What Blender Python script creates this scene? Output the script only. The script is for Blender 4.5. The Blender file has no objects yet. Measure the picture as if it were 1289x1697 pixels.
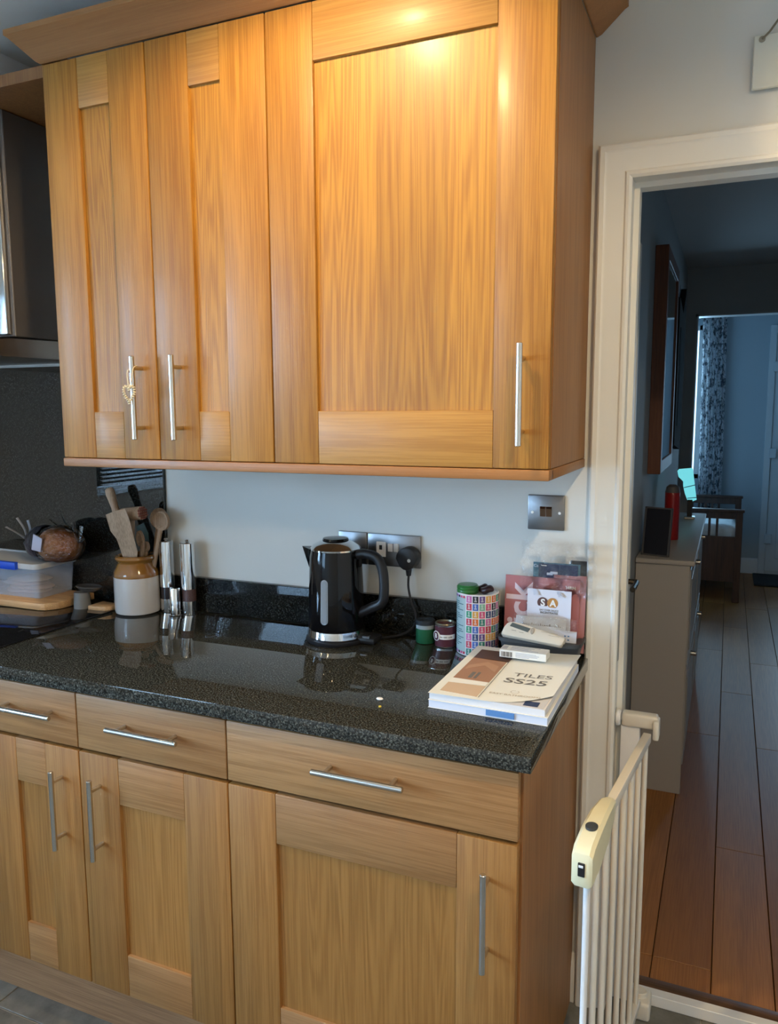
import bpy, bmesh, math, random
from mathutils import Vector, Matrix, Quaternion
random.seed(7)
PI = math.pi
S = bpy.context.scene
COL = S.collection
# ------------------------------------------------------------------ camera
CAM = Vector((0.3086, -1.8686, 1.4986)); YAW, PITCH, ROLL, FPX = 0.4083, -0.1294, -0.0046, 1299.47
fwd = Vector((-math.sin(YAW)*math.cos(PITCH), math.cos(YAW)*math.cos(PITCH), math.sin(PITCH)))
r0 = fwd.cross(Vector((0, 0, 1))).normalized(); u0 = r0.cross(fwd)
RT = math.cos(ROLL)*r0 + math.sin(ROLL)*u0; UP = -math.sin(ROLL)*r0 + math.cos(ROLL)*u0
cd = bpy.data.cameras.new('camera'); cam = bpy.data.objects.new('camera', cd); COL.objects.link(cam)
cam.matrix_world = Matrix(((RT.x, UP.x, -fwd.x, CAM.x), (RT.y, UP.y, -fwd.y, CAM.y), (RT.z, UP.z, -fwd.z, CAM.z), (0, 0, 0, 1)))
cd.sensor_fit = 'HORIZONTAL'; cd.sensor_width = 36; cd.lens = FPX*36/1289; cd.clip_start = .05
S.camera = cam
# ------------------------------------------------------------------ light and exposure
S.view_settings.view_transform = 'Standard'; S.view_settings.look = 'None'
S.view_settings.gamma = 1; S.view_settings.use_curve_mapping = False
S.view_settings.exposure = 0.30
w = bpy.data.worlds.new('sky'); S.world = w; w.use_nodes = True
w.node_tree.nodes['Background'].inputs[0].default_value = (.46, .72, 1.0, 1)
w.node_tree.nodes['Background'].inputs[1].default_value = 2.6

def area(name, loc, target, sx, sy, power, col, spread=PI):
    l = bpy.data.lights.new(name, 'AREA'); l.shape = 'RECTANGLE'; l.size = sx; l.size_y = sy
    l.energy = power; l.color = col; l.spread = spread
    o = bpy.data.objects.new(name, l); COL.objects.link(o); o.location = loc
    o.rotation_euler = (Vector(target)-Vector(loc)).to_track_quat('-Z', 'Y').to_euler()
    return o
def spot(name, loc, target, power, col, size, blend, rad):
    l = bpy.data.lights.new(name, 'SPOT'); l.energy = power; l.color = col; l.spot_size = size; l.spot_blend = blend; l.shadow_soft_size = rad
    o = bpy.data.objects.new(name, l); COL.objects.link(o); o.location = loc
    o.rotation_euler = (Vector(target)-Vector(loc)).to_track_quat('-Z', 'Y').to_euler()
    return o
DAY = (.43, .67, 1.0)
CEIL = 2.42
# daylight coming through the kitchen windows (left wall, rear wall) and the far room's window and door
area('daylight_left_window', (-3.32, -2.60, 1.60), (0, -2.60, 1.45), 2.1, 1.5, 470, DAY)
area('daylight_rear_window', (-2.42, -3.72, 1.6), (-2.42, 0, 1.5), 1.6, 1.5, 90, DAY)
area('daylight_far_window', (-.55, 6.12, 1.5), (-.55, 0, 1.4), 1.1, 1.3, 52, (.42, .72, 1.0))
area('daylight_far_door', (1.18, 6.12, 1.35), (1.18, 0, 1.2), .5, 1.3, 13, (.42, .70, 1.0))
# recessed ceiling downlights of the kitchen
DOWN = [(-.42, -.86), (.66, -1.40), (-.50, -2.5), (.66, -2.7), (-1.75, -1.0), (-1.75, -2.4)]
PW = [37, 47, 16, 18, 3, 6]
for (x, y), p in zip(DOWN, PW):
    spot('downlight_lamp', (x, y, CEIL-.012), (x, y+.12 if p > 30 else y, 0), p, (1.0, .73, .40), math.radians(166), .35, .03)

# ------------------------------------------------------------------ helpers
def W(u, v, axis, val):
    d = RT*((u-644.5)/FPX) - UP*((v-848.5)/FPX) + fwd
    return CAM + d*((val-CAM[axis])/d[axis])
def new(): return bmesh.new()
def box(bm, a, b, bev=0, seg=1, mi=0):
    x0, y0, z0 = a; x1, y1, z1 = b
    t = bmesh.new(); bmesh.ops.create_cube(t, size=1)
    for v in t.verts:
        v.co = Vector(((x0+x1)/2+v.co.x*(x1-x0), (y0+y1)/2+v.co.y*(y1-y0), (z0+z1)/2+v.co.z*(z1-z0)))
    if bev: bmesh.ops.bevel(t, geom=list(t.edges), offset=bev, segments=seg, affect='EDGES', profile=.5)
    merge(bm, t, mi)
def merge(bm, t, mi=0, M=None):
    if M is not None: bmesh.ops.transform(t, matrix=M, verts=t.verts)
    mp = {}
    for v in t.verts: mp[v] = bm.verts.new(v.co)
    for f in t.faces:
        try:
            nf = bm.faces.new([mp[v] for v in f.verts]); nf.material_index = mi if mi else f.material_index; nf.smooth = True
        except ValueError: pass
    t.free()
def cyl(bm, p0, p1, r0_, r1_=None, seg=16, bev=0, mi=0):
    p0 = Vector(p0); p1 = Vector(p1); r1_ = r0_ if r1_ is None else r1_
    d = p1-p0; L = d.length
    prof = [(0, 0), (r0_-bev, 0), (r0_, bev), (r1_, L-bev), (r1_-bev, L), (0, L)] if bev else [(0, 0), (r0_, 0), (r1_, L), (0, L)]
    t = bmesh.new(); lathe(t, prof, seg=seg)
    M = Matrix.Translation(p0) @ d.to_track_quat('Z', 'Y').to_matrix().to_4x4()
    merge(bm, t, mi, M)
def lathe(bm, prof, c=(0, 0, 0), seg=32, sx=1, sy=1, mi=0):
    c = Vector(c); rings = []
    for r, z in prof:
        if r < 1e-6: rings.append([bm.verts.new(c+Vector((0, 0, z)))])
        else: rings.append([bm.verts.new(c+Vector((r*sx*math.cos(2*PI*i/seg), r*sy*math.sin(2*PI*i/seg), z))) for i in range(seg)])
    for a, b in zip(rings, rings[1:]):
        for i in range(seg):
            j = (i+1) % seg
            if len(a) == 1 and len(b) == 1: continue
            if len(a) == 1: f = bm.faces.new((a[0], b[j], b[i]))
            elif len(b) == 1: f = bm.faces.new((a[i], a[j], b[0]))
            else: f = bm.faces.new((a[i], a[j], b[j], b[i]))
            f.material_index = mi; f.smooth = True
def tube(bm, pts, r, seg=8, mi=0, flat=1.0):
    pts = [Vector(p) for p in pts]; n = len(pts); rings = []
    rr = r if isinstance(r, (list, tuple)) else [r]*n
    up = None
    for i, p in enumerate(pts):
        d = (pts[min(i+1, n-1)]-pts[max(i-1, 0)]).normalized()
        if up is None:
            a = Vector((0, 0, 1)) if abs(d.z) < .9 else Vector((0, 1, 0))
            up = d.cross(a).normalized()
        up = (up-d*up.dot(d)).normalized(); s = d.cross(up)
        rings.append([bm.verts.new(p+up*rr[i]*math.cos(2*PI*k/seg)+s*rr[i]*flat*math.sin(2*PI*k/seg)) for k in range(seg)])
    for a, b in zip(rings, rings[1:]):
        for k in range(seg):
            f = bm.faces.new((a[k], a[(k+1) % seg], b[(k+1) % seg], b[k])); f.smooth = True; f.material_index = mi
    for e, q in ((rings[0][::-1], 0), (rings[-1], 1)):
        f = bm.faces.new(e); f.material_index = mi
def prism(bm, pts2, plane, a, b, mi=0, bev=0):
    # polygon pts2 extruded between a and b along the axis missing from plane ('xz','yz','xy')
    t = bmesh.new()
    def mk(p, h):
        if plane == 'xz': return (p[0], h, p[1])
        if plane == 'yz': return (h, p[0], p[1])
        return (p[0], p[1], h)
    A = [t.verts.new(mk(p, a)) for p in pts2]; B = [t.verts.new(mk(p, b)) for p in pts2]; n = len(pts2)
    t.faces.new(A); t.faces.new(B[::-1])
    for i in range(n): t.faces.new((A[i], B[i], B[(i+1) % n], A[(i+1) % n]))
    bmesh.ops.recalc_face_normals(t, faces=t.faces)
    if bev: bmesh.ops.bevel(t, geom=list(t.edges), offset=bev, segments=2, affect='EDGES', profile=.5)
    merge(bm, t, mi)
def smooth_path(pts, n=8):
    pts = [Vector(p) for p in pts]; P = [pts[0]]+pts+[pts[-1]]; out = []
    for i in range(1, len(P)-2):
        for k in range(n):
            t = k/n; a, b, c, d = P[i-1:i+3]
            out.append(.5*((2*b)+(c-a)*t+(2*a-5*b+4*c-d)*t*t+(3*b-a-3*c+d)*t**3))
    out.append(pts[-1]); return out
def obj(name, bm, mats, parent=None, at=(0, 0, 0), sharp=35, label=None):
    bmesh.ops.recalc_face_normals(bm, faces=bm.faces)
    me = bpy.data.meshes.new(name); at = Vector(at)
    for v in bm.verts: v.co -= at
    bm.to_mesh(me); bm.free()
    for m in (mats if isinstance(mats, (list, tuple)) else [mats]): me.materials.append(m)
    me.set_sharp_from_angle(angle=math.radians(sharp))
    o = bpy.data.objects.new(name, me); COL.objects.link(o)
    if parent is not None:
        o.parent = parent
        o.location = at-wl(parent)
    else: o.location = at
    if label: o['label'] = label
    return o
def wl(o):
    p = Vector((0, 0, 0))
    while o is not None: p += o.location; o = o.parent
    return p
def tag(o, label, cat, group=None):
    o['label'] = label; o['category'] = cat
    if group: o['group'] = group
    return o
def thing(name, label, cat, loc, group=None):
    o = bpy.data.objects.new(name, None); COL.objects.link(o); o.location = loc; o.empty_display_size = .05
    return tag(o, label, cat, group)
def struct(name, bm, mats, parent=None, **k):
    o = obj(name, bm, mats, parent, **k)
    if parent is None: o['kind'] = 'structure'
    return o
def text(name, s, size, mat, parent, loc, rot, depth=.0002, align='CENTER', sx=1, bold=0):
    c = bpy.data.curves.new(name, 'FONT'); c.body = s; c.size = size; c.align_x = align; c.align_y = 'CENTER'; c.extrude = depth; c.offset = bold; c.resolution_u = 3
    t = bpy.data.objects.new('tmp', c); COL.objects.link(t)
    dg = bpy.context.evaluated_depsgraph_get(); me = bpy.data.meshes.new_from_object(t.evaluated_get(dg)); bpy.data.objects.remove(t)
    me.name = name; me.materials.clear(); me.materials.append(mat)
    o = bpy.data.objects.new(name, me); COL.objects.link(o); o.parent = parent
    o.location = Vector(loc)-wl(parent); o.rotation_euler = rot; o.scale = (sx, 1, 1)
    return o

# ------------------------------------------------------------------ materials
def mat(name, col, rough=.5, metal=0, coat=0, spec=.5, trans=0, alpha=1, ior=1.45, bump=None, sss=0, emit=None):
    m = bpy.data.materials.new(name); m.use_nodes = True; n = m.node_tree.nodes; L = m.node_tree.links; b = n['Principled BSDF']
    b.inputs['Base Color'].default_value = (*col, 1); b.inputs['Roughness'].default_value = rough
    b.inputs['Metallic'].default_value = metal; b.inputs['Coat Weight'].default_value = coat; b.inputs['Coat Roughness'].default_value = .1
    b.inputs['Specular IOR Level'].default_value = spec; b.inputs['Transmission Weight'].default_value = trans
    b.inputs['IOR'].default_value = ior; b.inputs['Alpha'].default_value = alpha
    if emit: b.inputs['Emission Color'].default_value = (*emit[0], 1); b.inputs['Emission Strength'].default_value = emit[1]
    # every surface carries a little procedural unevenness
    tc = n.new('ShaderNodeTexCoord'); nz = n.new('ShaderNodeTexNoise'); nz.inputs['Scale'].default_value = (bump[0] if bump else 40); nz.inputs['Detail'].default_value = 3
    L.new(tc.outputs['Object'], nz.inputs['Vector'])
    mr = n.new('ShaderNodeMapRange'); rv = .012 if rough < .3 else .04; mr.inputs['To Min'].default_value = max(0, rough-rv); mr.inputs['To Max'].default_value = min(1, rough+rv)
    L.new(nz.outputs['Fac'], mr.inputs['Value']); L.new(mr.outputs['Result'], b.inputs['Roughness'])
    if bump:
        bp = n.new('ShaderNodeBump'); bp.inputs['Strength'].default_value = bump[1]; bp.inputs['Distance'].default_value = bump[2] if len(bump) > 2 else .002
        L.new(nz.outputs['Fac'], bp.inputs['Height']); L.new(bp.outputs['Normal'], b.inputs['Normal'])
    return m
def ramp(n, stops):
    r = n.new('ShaderNodeValToRGB'); e = r.color_ramp.elements
    while len(e) > 1: e.remove(e[-1])
    e[0].position = stops[0][0]; e[0].color = (*stops[0][1], 1)
    for p, c in stops[1:]:
        x = e.new(p); x.color = (*c, 1)
    return r
def oak(name, axis='z', light=(.40, .180, .024), dark=(.28, .112, .012), rough=.5, stave=.085, ring=7, tint=.09, coat=.1, pore=.62):
    m = bpy.data.materials.new(name); m.use_nodes = True; n = m.node_tree.nodes; L = m.node_tree.links; b = n['Principled BSDF']
    tc = n.new('ShaderNodeTexCoord'); oi = n.new('ShaderNodeObjectInfo')
    off = n.new('ShaderNodeVectorMath'); off.operation = 'SCALE'; off.inputs['Scale'].default_value = 17
    cb = n.new('ShaderNodeCombineXYZ')
    for k in range(3): L.new(oi.outputs['Random'], cb.inputs[k])
    L.new(cb.outputs[0], off.inputs[0])
    ad = n.new('ShaderNodeVectorMath'); ad.operation = 'ADD'; L.new(tc.outputs['Object'], ad.inputs[0]); L.new(off.outputs[0], ad.inputs[1])
    def mp(along, across):
        s = {'x': (along, across, across), 'y': (across, along, across), 'z': (across, across, along)}[axis]
        q = n.new('ShaderNodeMapping'); q.inputs['Scale'].default_value = s; L.new(ad.outputs[0], q.inputs['Vector']); return q
    # stave bands across the grain
    sp = n.new('ShaderNodeSeparateXYZ'); L.new(ad.outputs[0], sp.inputs[0])
    comp = {'z': 0, 'x': 2, 'y': 0}[axis]
    dv = n.new('ShaderNodeMath'); dv.operation = 'DIVIDE'; dv.inputs[1].default_value = stave; L.new(sp.outputs[comp], dv.inputs[0])
    fl = n.new('ShaderNodeMath'); fl.operation = 'FLOOR'; L.new(dv.outputs[0], fl.inputs[0])
    wn = n.new('ShaderNodeTexWhiteNoise'); wn.noise_dimensions = '1D'; L.new(fl.outputs[0], wn.inputs['W'])
    # growth rings: contour lines of a stretched noise field
    n1 = n.new('ShaderNodeTexNoise'); n1.inputs['Scale'].default_value = 1; n1.inputs['Detail'].default_value = 2.5; n1.inputs['Roughness'].default_value = .45
    q1 = mp(.45, 11); sh = n.new('ShaderNodeVectorMath'); sh.operation = 'ADD'; L.new(q1.outputs[0], sh.inputs[0])
    cb2 = n.new('ShaderNodeCombineXYZ'); m9 = n.new('ShaderNodeMath'); m9.operation = 'MULTIPLY'; m9.inputs[1].default_value = 9; L.new(wn.outputs['Value'], m9.inputs[0])
    for k in range(3): L.new(m9.outputs[0], cb2.inputs[k])
    L.new(cb2.outputs[0], sh.inputs[1]); L.new(sh.outputs[0], n1.inputs['Vector'])
    mu = n.new('ShaderNodeMath'); mu.operation = 'MULTIPLY'; mu.inputs[1].default_value = ring*6.283; L.new(n1.outputs['Fac'], mu.inputs[0])
    si = n.new('ShaderNodeMath'); si.operation = 'SINE'; L.new(mu.outputs[0], si.inputs[0])
    mr = n.new('ShaderNodeMapRange'); mr.inputs['From Min'].default_value = -1; L.new(si.outputs[0], mr.inputs['Value'])
    # fine pores
    n2 = n.new('ShaderNodeTexNoise'); n2.inputs['Scale'].default_value = 1; n2.inputs['Detail'].default_value = 3
    L.new(mp(7, 330).outputs[0], n2.inputs['Vector'])
    pr = n.new('ShaderNodeMapRange'); pr.inputs['From Min'].default_value = .38; pr.inputs['From Max'].default_value = .62; L.new(n2.outputs['Fac'], pr.inputs['Value'])
    n3 = n.new('ShaderNodeTexNoise'); n3.inputs['Scale'].default_value = 1; n3.inputs['Detail'].default_value = 2
    L.new(mp(1.2, 30).outputs[0], n3.inputs['Vector'])
    a1 = n.new('ShaderNodeMix'); a1.data_type = 'FLOAT'; a1.inputs[0].default_value = pore; L.new(mr.outputs[0], a1.inputs[2]); L.new(pr.outputs[0], a1.inputs[3])
    a2 = n.new('ShaderNodeMix'); a2.data_type = 'FLOAT'; a2.inputs[0].default_value = .30; L.new(a1.outputs[0], a2.inputs[2]); L.new(n3.outputs['Fac'], a2.inputs[3])
    rp = ramp(n, [(.22, dark), (.72, light)]); L.new(a2.outputs[0], rp.inputs[0])
    # stave and object tint
    hs = n.new('ShaderNodeHueSaturation')
    tv = n.new('ShaderNodeMapRange'); tv.inputs['To Min'].default_value = 1-tint; tv.inputs['To Max'].default_value = 1+tint; L.new(wn.outputs['Value'], tv.inputs['Value'])
    tw = n.new('ShaderNodeMapRange'); tw.inputs['To Min'].default_value = .93; tw.inputs['To Max'].default_value = 1.07; L.new(oi.outputs['Random'], tw.inputs['Value'])
    tm = n.new('ShaderNodeMath'); tm.operation = 'MULTIPLY'; L.new(tv.outputs[0], tm.inputs[0]); L.new(tw.outputs[0], tm.inputs[1])
    L.new(tm.outputs[0], hs.inputs['Value']); L.new(rp.outputs[0], hs.inputs['Color']); L.new(hs.outputs[0], b.inputs['Base Color'])
    b.inputs['Roughness'].default_value = rough; b.inputs['Coat Weight'].default_value = coat; b.inputs['Coat Roughness'].default_value = .22
    bp = n.new('ShaderNodeBump'); bp.inputs['Strength'].default_value = .25; bp.inputs['Distance'].default_value = .0006; L.new(a1.outputs[0], bp.inputs['Height']); L.new(bp.outputs[0], b.inputs['Normal'])
    return m
def granite(name, g=1):
    m = bpy.data.materials.new(name); m.use_nodes = True; n = m.node_tree.nodes; L = m.node_tree.links; b = n['Principled BSDF']
    tc = n.new('ShaderNodeTexCoord')
    a = n.new('ShaderNodeTexNoise'); a.inputs['Scale'].default_value = 300; a.inputs['Detail'].default_value = 3; a.inputs['Roughness'].default_value = .7
    v = n.new('ShaderNodeTexVoronoi'); v.inputs['Scale'].default_value = 420
    c = n.new('ShaderNodeTexNoise'); c.inputs['Scale'].default_value = 35; c.inputs['Detail'].default_value = 3
    for t in (a, v, c): L.new(tc.outputs['Object'], t.inputs['Vector'])
    r1 = ramp(n, [(.38, (.008*g, .010*g, .010*g)), (.48, (.030*g, .031*g, .028*g)), (.57, (.088*g, .094*g, .082*g)), (.68, (.23*g, .235*g, .205*g))]); L.new(a.outputs['Fac'], r1.inputs[0])
    r2 = ramp(n, [(.0, (.5, .5, .5)), (.5, (1, 1, 1)), (1, (.6, .6, .6))]); L.new(v.outputs['Color'], r2.inputs[0])
    mx = n.new('ShaderNodeMix'); mx.data_type = 'RGBA'; mx.blend_type = 'MULTIPLY'; mx.inputs[0].default_value = 1; L.new(r1.outputs[0], mx.inputs[6]); L.new(r2.outputs[0], mx.inputs[7])
    L.new(mx.outputs[2], b.inputs['Base Color'])
    mr = n.new('ShaderNodeMapRange'); mr.inputs['To Min'].default_value = .012; mr.inputs['To Max'].default_value = .018; L.new(c.outputs['Fac'], mr.inputs['Value']); L.new(mr.outputs[0], b.inputs['Roughness'])
    b.inputs['IOR'].default_value = 1.55
    return m
def tile_mat(name):
    m = bpy.data.materials.new(name); m.use_nodes = True; n = m.node_tree.nodes; L = m.node_tree.links; b = n['Principled BSDF']
    tc = n.new('ShaderNodeTexCoord'); a = n.new('ShaderNodeTexNoise'); a.inputs['Scale'].default_value = 9; a.inputs['Detail'].default_value = 6; a.inputs['Roughness'].default_value = .65
    L.new(tc.outputs['Object'], a.inputs['Vector'])
    r = ramp(n, [(.3, (.085, .085, .075)), (.7, (.24, .235, .21))]); L.new(a.outputs['Fac'], r.inputs[0]); L.new(r.outputs[0], b.inputs['Base Color'])
    b.inputs['Roughness'].default_value = .45
    bp = n.new('ShaderNodeBump'); bp.inputs['Strength'].default_value = .3; bp.inputs['Distance'].default_value = .003; L.new(a.outputs['Fac'], bp.inputs['Height']); L.new(bp.outputs[0], b.inputs['Normal'])
    return m
def curtain_mat(name):
    m = bpy.data.materials.new(name); m.use_nodes = True; n = m.node_tree.nodes; L = m.node_tree.links; b = n['Principled BSDF']
    tc = n.new('ShaderNodeTexCoord'); v = n.new('ShaderNodeTexNoise'); v.inputs['Scale'].default_value = 24; v.inputs['Detail'].default_value = 4; v.inputs['Roughness'].default_value = .7
    L.new(tc.outputs['Object'], v.inputs['Vector'])
    r = ramp(n, [(.44, (.10, .12, .15)), (.50, (.62, .66, .70)), (.62, (.72, .76, .80)), (.66, (.2, .23, .27))]); L.new(v.outputs['Fac'], r.inputs[0])
    L.new(r.outputs[0], b.inputs['Base Color']); b.inputs['Roughness'].default_value = .9
    tr = n.new('ShaderNodeBsdfTranslucent'); L.new(r.outputs[0], tr.inputs['Color']); mx = n.new('ShaderNodeMixShader'); mx.inputs[0].default_value = .45
    L.new(b.outputs[0], mx.inputs[1]); L.new(tr.outputs[0], mx.inputs[2]); L.new(mx.outputs[0], n['Material Output'].inputs['Surface'])
    return m
def glass_mat(name, col=(1, 1, 1), alpha=.12, rough=.05, bump=None):
    m = bpy.data.materials.new(name); m.use_nodes = True; n = m.node_tree.nodes; L = m.node_tree.links
    n.remove(n['Principled BSDF']); t = n.new('ShaderNodeBsdfTransparent'); g = n.new('ShaderNodeBsdfGlossy'); g.inputs['Roughness'].default_value = rough
    t.inputs['Color'].default_value = (*col, 1); mx = n.new('ShaderNodeMixShader')
    fr = n.new('ShaderNodeFresnel'); fr.inputs['IOR'].default_value = 1.5
    ma = n.new('ShaderNodeMath'); ma.operation = 'ADD'; ma.inputs[1].default_value = alpha; ma.use_clamp = True; L.new(fr.outputs[0], ma.inputs[0]); L.new(ma.outputs[0], mx.inputs[0])
    if bump:
        tc = n.new('ShaderNodeTexCoord'); nz = n.new('ShaderNodeTexNoise'); nz.inputs['Scale'].default_value = bump[0]; nz.inputs['Detail'].default_value = 3; L.new(tc.outputs['Object'], nz.inputs['Vector'])
        bp = n.new('ShaderNodeBump'); bp.inputs['Strength'].default_value = 1; bp.inputs['Distance'].default_value = bump[1]; L.new(nz.outputs['Fac'], bp.inputs['Height'])
        L.new(bp.outputs[0], g.inputs['Normal'])
    L.new(t.outputs[0], mx.inputs[1]); L.new(g.outputs[0], mx.inputs[2]); L.new(mx.outputs[0], n['Material Output'].inputs['Surface'])
    return m
def frosted(name, col=(.80, .84, .92), opac=.35):
    m = bpy.data.materials.new(name); m.use_nodes = True; n = m.node_tree.nodes; L = m.node_tree.links; b = n['Principled BSDF']
    b.inputs['Base Color'].default_value = (*col, 1); b.inputs['Roughness'].default_value = .3
    tr = n.new('ShaderNodeBsdfTransparent'); mx = n.new('ShaderNodeMixShader'); nz = n.new('ShaderNodeTexNoise'); nz.inputs['Scale'].default_value = 30
    mr = n.new('ShaderNodeMapRange'); mr.inputs['To Min'].default_value = opac-.04; mr.inputs['To Max'].default_value = opac+.04; L.new(nz.outputs['Fac'], mr.inputs['Value']); L.new(mr.outputs[0], mx.inputs[0])
    L.new(tr.outputs[0], mx.inputs[1]); L.new(b.outputs[0], mx.inputs[2]); L.new(mx.outputs[0], n['Material Output'].inputs['Surface'])
    return m
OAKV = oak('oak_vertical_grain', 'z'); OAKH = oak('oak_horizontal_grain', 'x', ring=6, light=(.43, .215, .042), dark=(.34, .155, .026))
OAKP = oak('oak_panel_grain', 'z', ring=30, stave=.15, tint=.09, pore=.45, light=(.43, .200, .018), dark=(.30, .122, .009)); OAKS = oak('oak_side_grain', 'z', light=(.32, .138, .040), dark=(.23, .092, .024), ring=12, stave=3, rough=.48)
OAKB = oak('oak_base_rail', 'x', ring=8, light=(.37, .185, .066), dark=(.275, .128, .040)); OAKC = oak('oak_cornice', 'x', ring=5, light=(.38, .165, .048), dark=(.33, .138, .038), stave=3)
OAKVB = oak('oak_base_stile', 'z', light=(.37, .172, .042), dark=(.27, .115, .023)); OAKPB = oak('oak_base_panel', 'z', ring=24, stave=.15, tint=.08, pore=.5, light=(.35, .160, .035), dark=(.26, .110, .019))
PLINTH = oak('oak_plinth', 'x', ring=9, light=(.34, .19, .095), dark=(.23, .12, .055), stave=3)
GRAN = granite('black_granite', .78); GRAN_SHADED = granite('shaded_polished_granite', .2)  # second is the same stone, weaker light on the uprights painted into its colour
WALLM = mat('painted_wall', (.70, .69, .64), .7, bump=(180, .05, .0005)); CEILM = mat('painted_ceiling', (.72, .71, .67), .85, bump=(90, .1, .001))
GLOSSW = mat('white_gloss_paint', (.76, .74, .68), .5)
STEEL = mat('brushed_steel', (.62, .60, .56), .24, 1); CHROME = mat('polished_chrome', (.80, .80, .80), .09, 1)
HOODM = mat('hood_steel', (.15, .135, .125), .45, .6); PLATE = mat('steel_plate', (.26, .255, .26), .34, 1)
BLACK = mat('gloss_black', (.003, .003, .004), .06, spec=.4); BLKP = mat('matt_black_plastic', (.012, .012, .014), .42)
HOBM = mat('hob_glass', (.008, .009, .012), .04); DARKGAP = mat('shadow_gap', (.05, .025, .012), .8)
TILE = tile_mat('stone_tile'); GROUT = mat('grout', (.36, .35, .31), .9, bump=(200, .3, .001))
BOARDW = [oak('floor_oak_%s' % s, 'y', light=l, dark=d, ring=2, stave=5, rough=.45, tint=.05, coat=.0) for s, l, d in (('warm', (.40, .165, .040), (.30, .115, .026)), ('deep', (.35, .14, .033), (.26, .095, .022)), ('pale', (.44, .185, .048), (.33, .13, .032)))]
BEECH = oak('beech_utensil', 'z', light=(.42, .29, .19), dark=(.28, .185, .115), ring=4, stave=3, rough=.6, coat=0)
BEECHX = oak('beech_board', 'x', light=(.55, .33, .15), dark=(.40, .22, .09), ring=6, stave=.012, tint=.15, rough=.5, coat=0)
BROWNG = mat('brown_glaze', (.26, .115, .022), .12, coat=.8); CREAMG = mat('cream_stoneware', (.56, .545, .53), .14, coat=.7)
WHITEP = mat('white_plastic', (.80, .80, .80), .3); CREAMP = mat('cream_plastic', (.76, .70, .47), .35); CREAMD = mat('cream_device', (.66, .60, .50), .4)
GATEM = mat('gate_enamel', (.74, .69, .60), .32); SHELLM = mat('cream_shell', (.66, .56, .38), .5)
PAPER = mat('white_paper', (.80, .79, .74), .6); PAPERB = mat('page_edges', (.66, .70, .80), .7); INK = mat('grey_ink', (.16, .15, .14), .6)
PINK = mat('coral_cover', (.42, .155, .165), .45); NAVY = mat('navy_cover', (.014, .03, .09), .3); TEAL = mat('teal_cover', (.06, .18, .25), .35); BLUEP = mat('blue_print', (.10, .24, .52), .5)
SLATE = mat('dark_tray', (.045, .05, .055), .5, bump=(120, .1, .0005)); GREYD = mat('lcd_grey', (.10, .12, .12), .25)
GREENL = mat('green_lid', (.03, .16, .035), .3); GREENW = mat('green_wax', (.015, .10, .045), .3); MAROON = mat('maroon_tin', (.085, .02, .03), .35); DKLID = mat('dark_lid', (.02, .025, .03), .3)
REDM = mat('red_enamel', (.30, .012, .012), .3); PEBBLE = mat('dark_brown_shell', (.035, .010, .010), .35)
TAUPE = mat('taupe_paint', (.40, .37, .34), .45); DARKWOOD = oak('dark_wood', 'z', light=(.085, .035, .022), dark=(.045, .018, .012), ring=5, stave=3, rough=.4); REDWOOD = oak('red_wood_frame', 'z', light=(.17, .048, .014), dark=(.10, .026, .008), ring=5, stave=3, rough=.5, coat=0)
BLUEC = mat('blue_clip', (.01, .06, .50), .3); BREAD = mat('bread_crust', (.36, .13, .03), .75, bump=(90, .7, .004)); FLAT = mat('pale_flatbread', (.62, .45, .36), .7, bump=(50, .4, .002))
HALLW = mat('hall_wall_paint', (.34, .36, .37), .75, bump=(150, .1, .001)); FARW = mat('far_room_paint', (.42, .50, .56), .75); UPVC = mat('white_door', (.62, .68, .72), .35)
MIRR = mat('mirror_glass', (.9, .95, .95), .015, 1); RUBBER = mat('dark_mat', (.03, .03, .03), .9); BRONZE = mat('bronze_rocker', (.20, .13, .09), .3, 1)
TAN = mat('tan_picture', (.36, .19, .11), .5); TAN2 = mat('pale_tan_picture', (.60, .44, .30), .5); DKBR = mat('dark_brown_picture', (.11, .06, .045), .5)
CLEAR = glass_mat('clear_film', (1, 1, 1), .07, .16, bump=(55, .03)); BOXP = frosted('frosted_plastic', (.66, .72, .84), .24); PANE = glass_mat('window_glass', (.97, 1, 1), 0, .0)
LIDP = frosted('frosted_lid', (.62, .64, .66), .7); VIEWG = mat('grey_window_strip', (.22, .24, .26), .25)

# ------------------------------------------------------------------ the setting
XL, XR, YR = -3.1, 1.75, -3.5        # kitchen left, right, rear
JX, HX1 = .088, .86                  # doorway
# kitchen floor with tiles
b = new(); box(b, (XL, YR, -.05), (XR, .10, -.004)); fl = struct('floor', b, GROUT)
tm = None; T = .33; ox = -1.338-5*T; oy = -.53-.07
for i in range(-1, 15):
    for j in range(-10, 3):
        x0, x1 = ox+i*T, ox+(i+1)*T; y0, y1 = oy+j*T, oy+(j+1)*T
        x0 = max(x0, XL); x1 = min(x1, XR); y0 = max(y0, YR); y1 = min(y1, .10)
        if x1-x0 < .02 or y1-y0 < .02: continue
        b = new(); box(b, (x0+.002, y0+.002, -.006), (x1-.002, y1-.002, 0), .0012); obj('tile', b, TILE, fl, at=((x0+x1)/2, (y0+y1)/2, 0))
b = new(); box(b, (XL-.1, YR-.1, CEIL), (XR+.1, .1, CEIL+.08)); struct('ceiling', b, CEILM)
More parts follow.
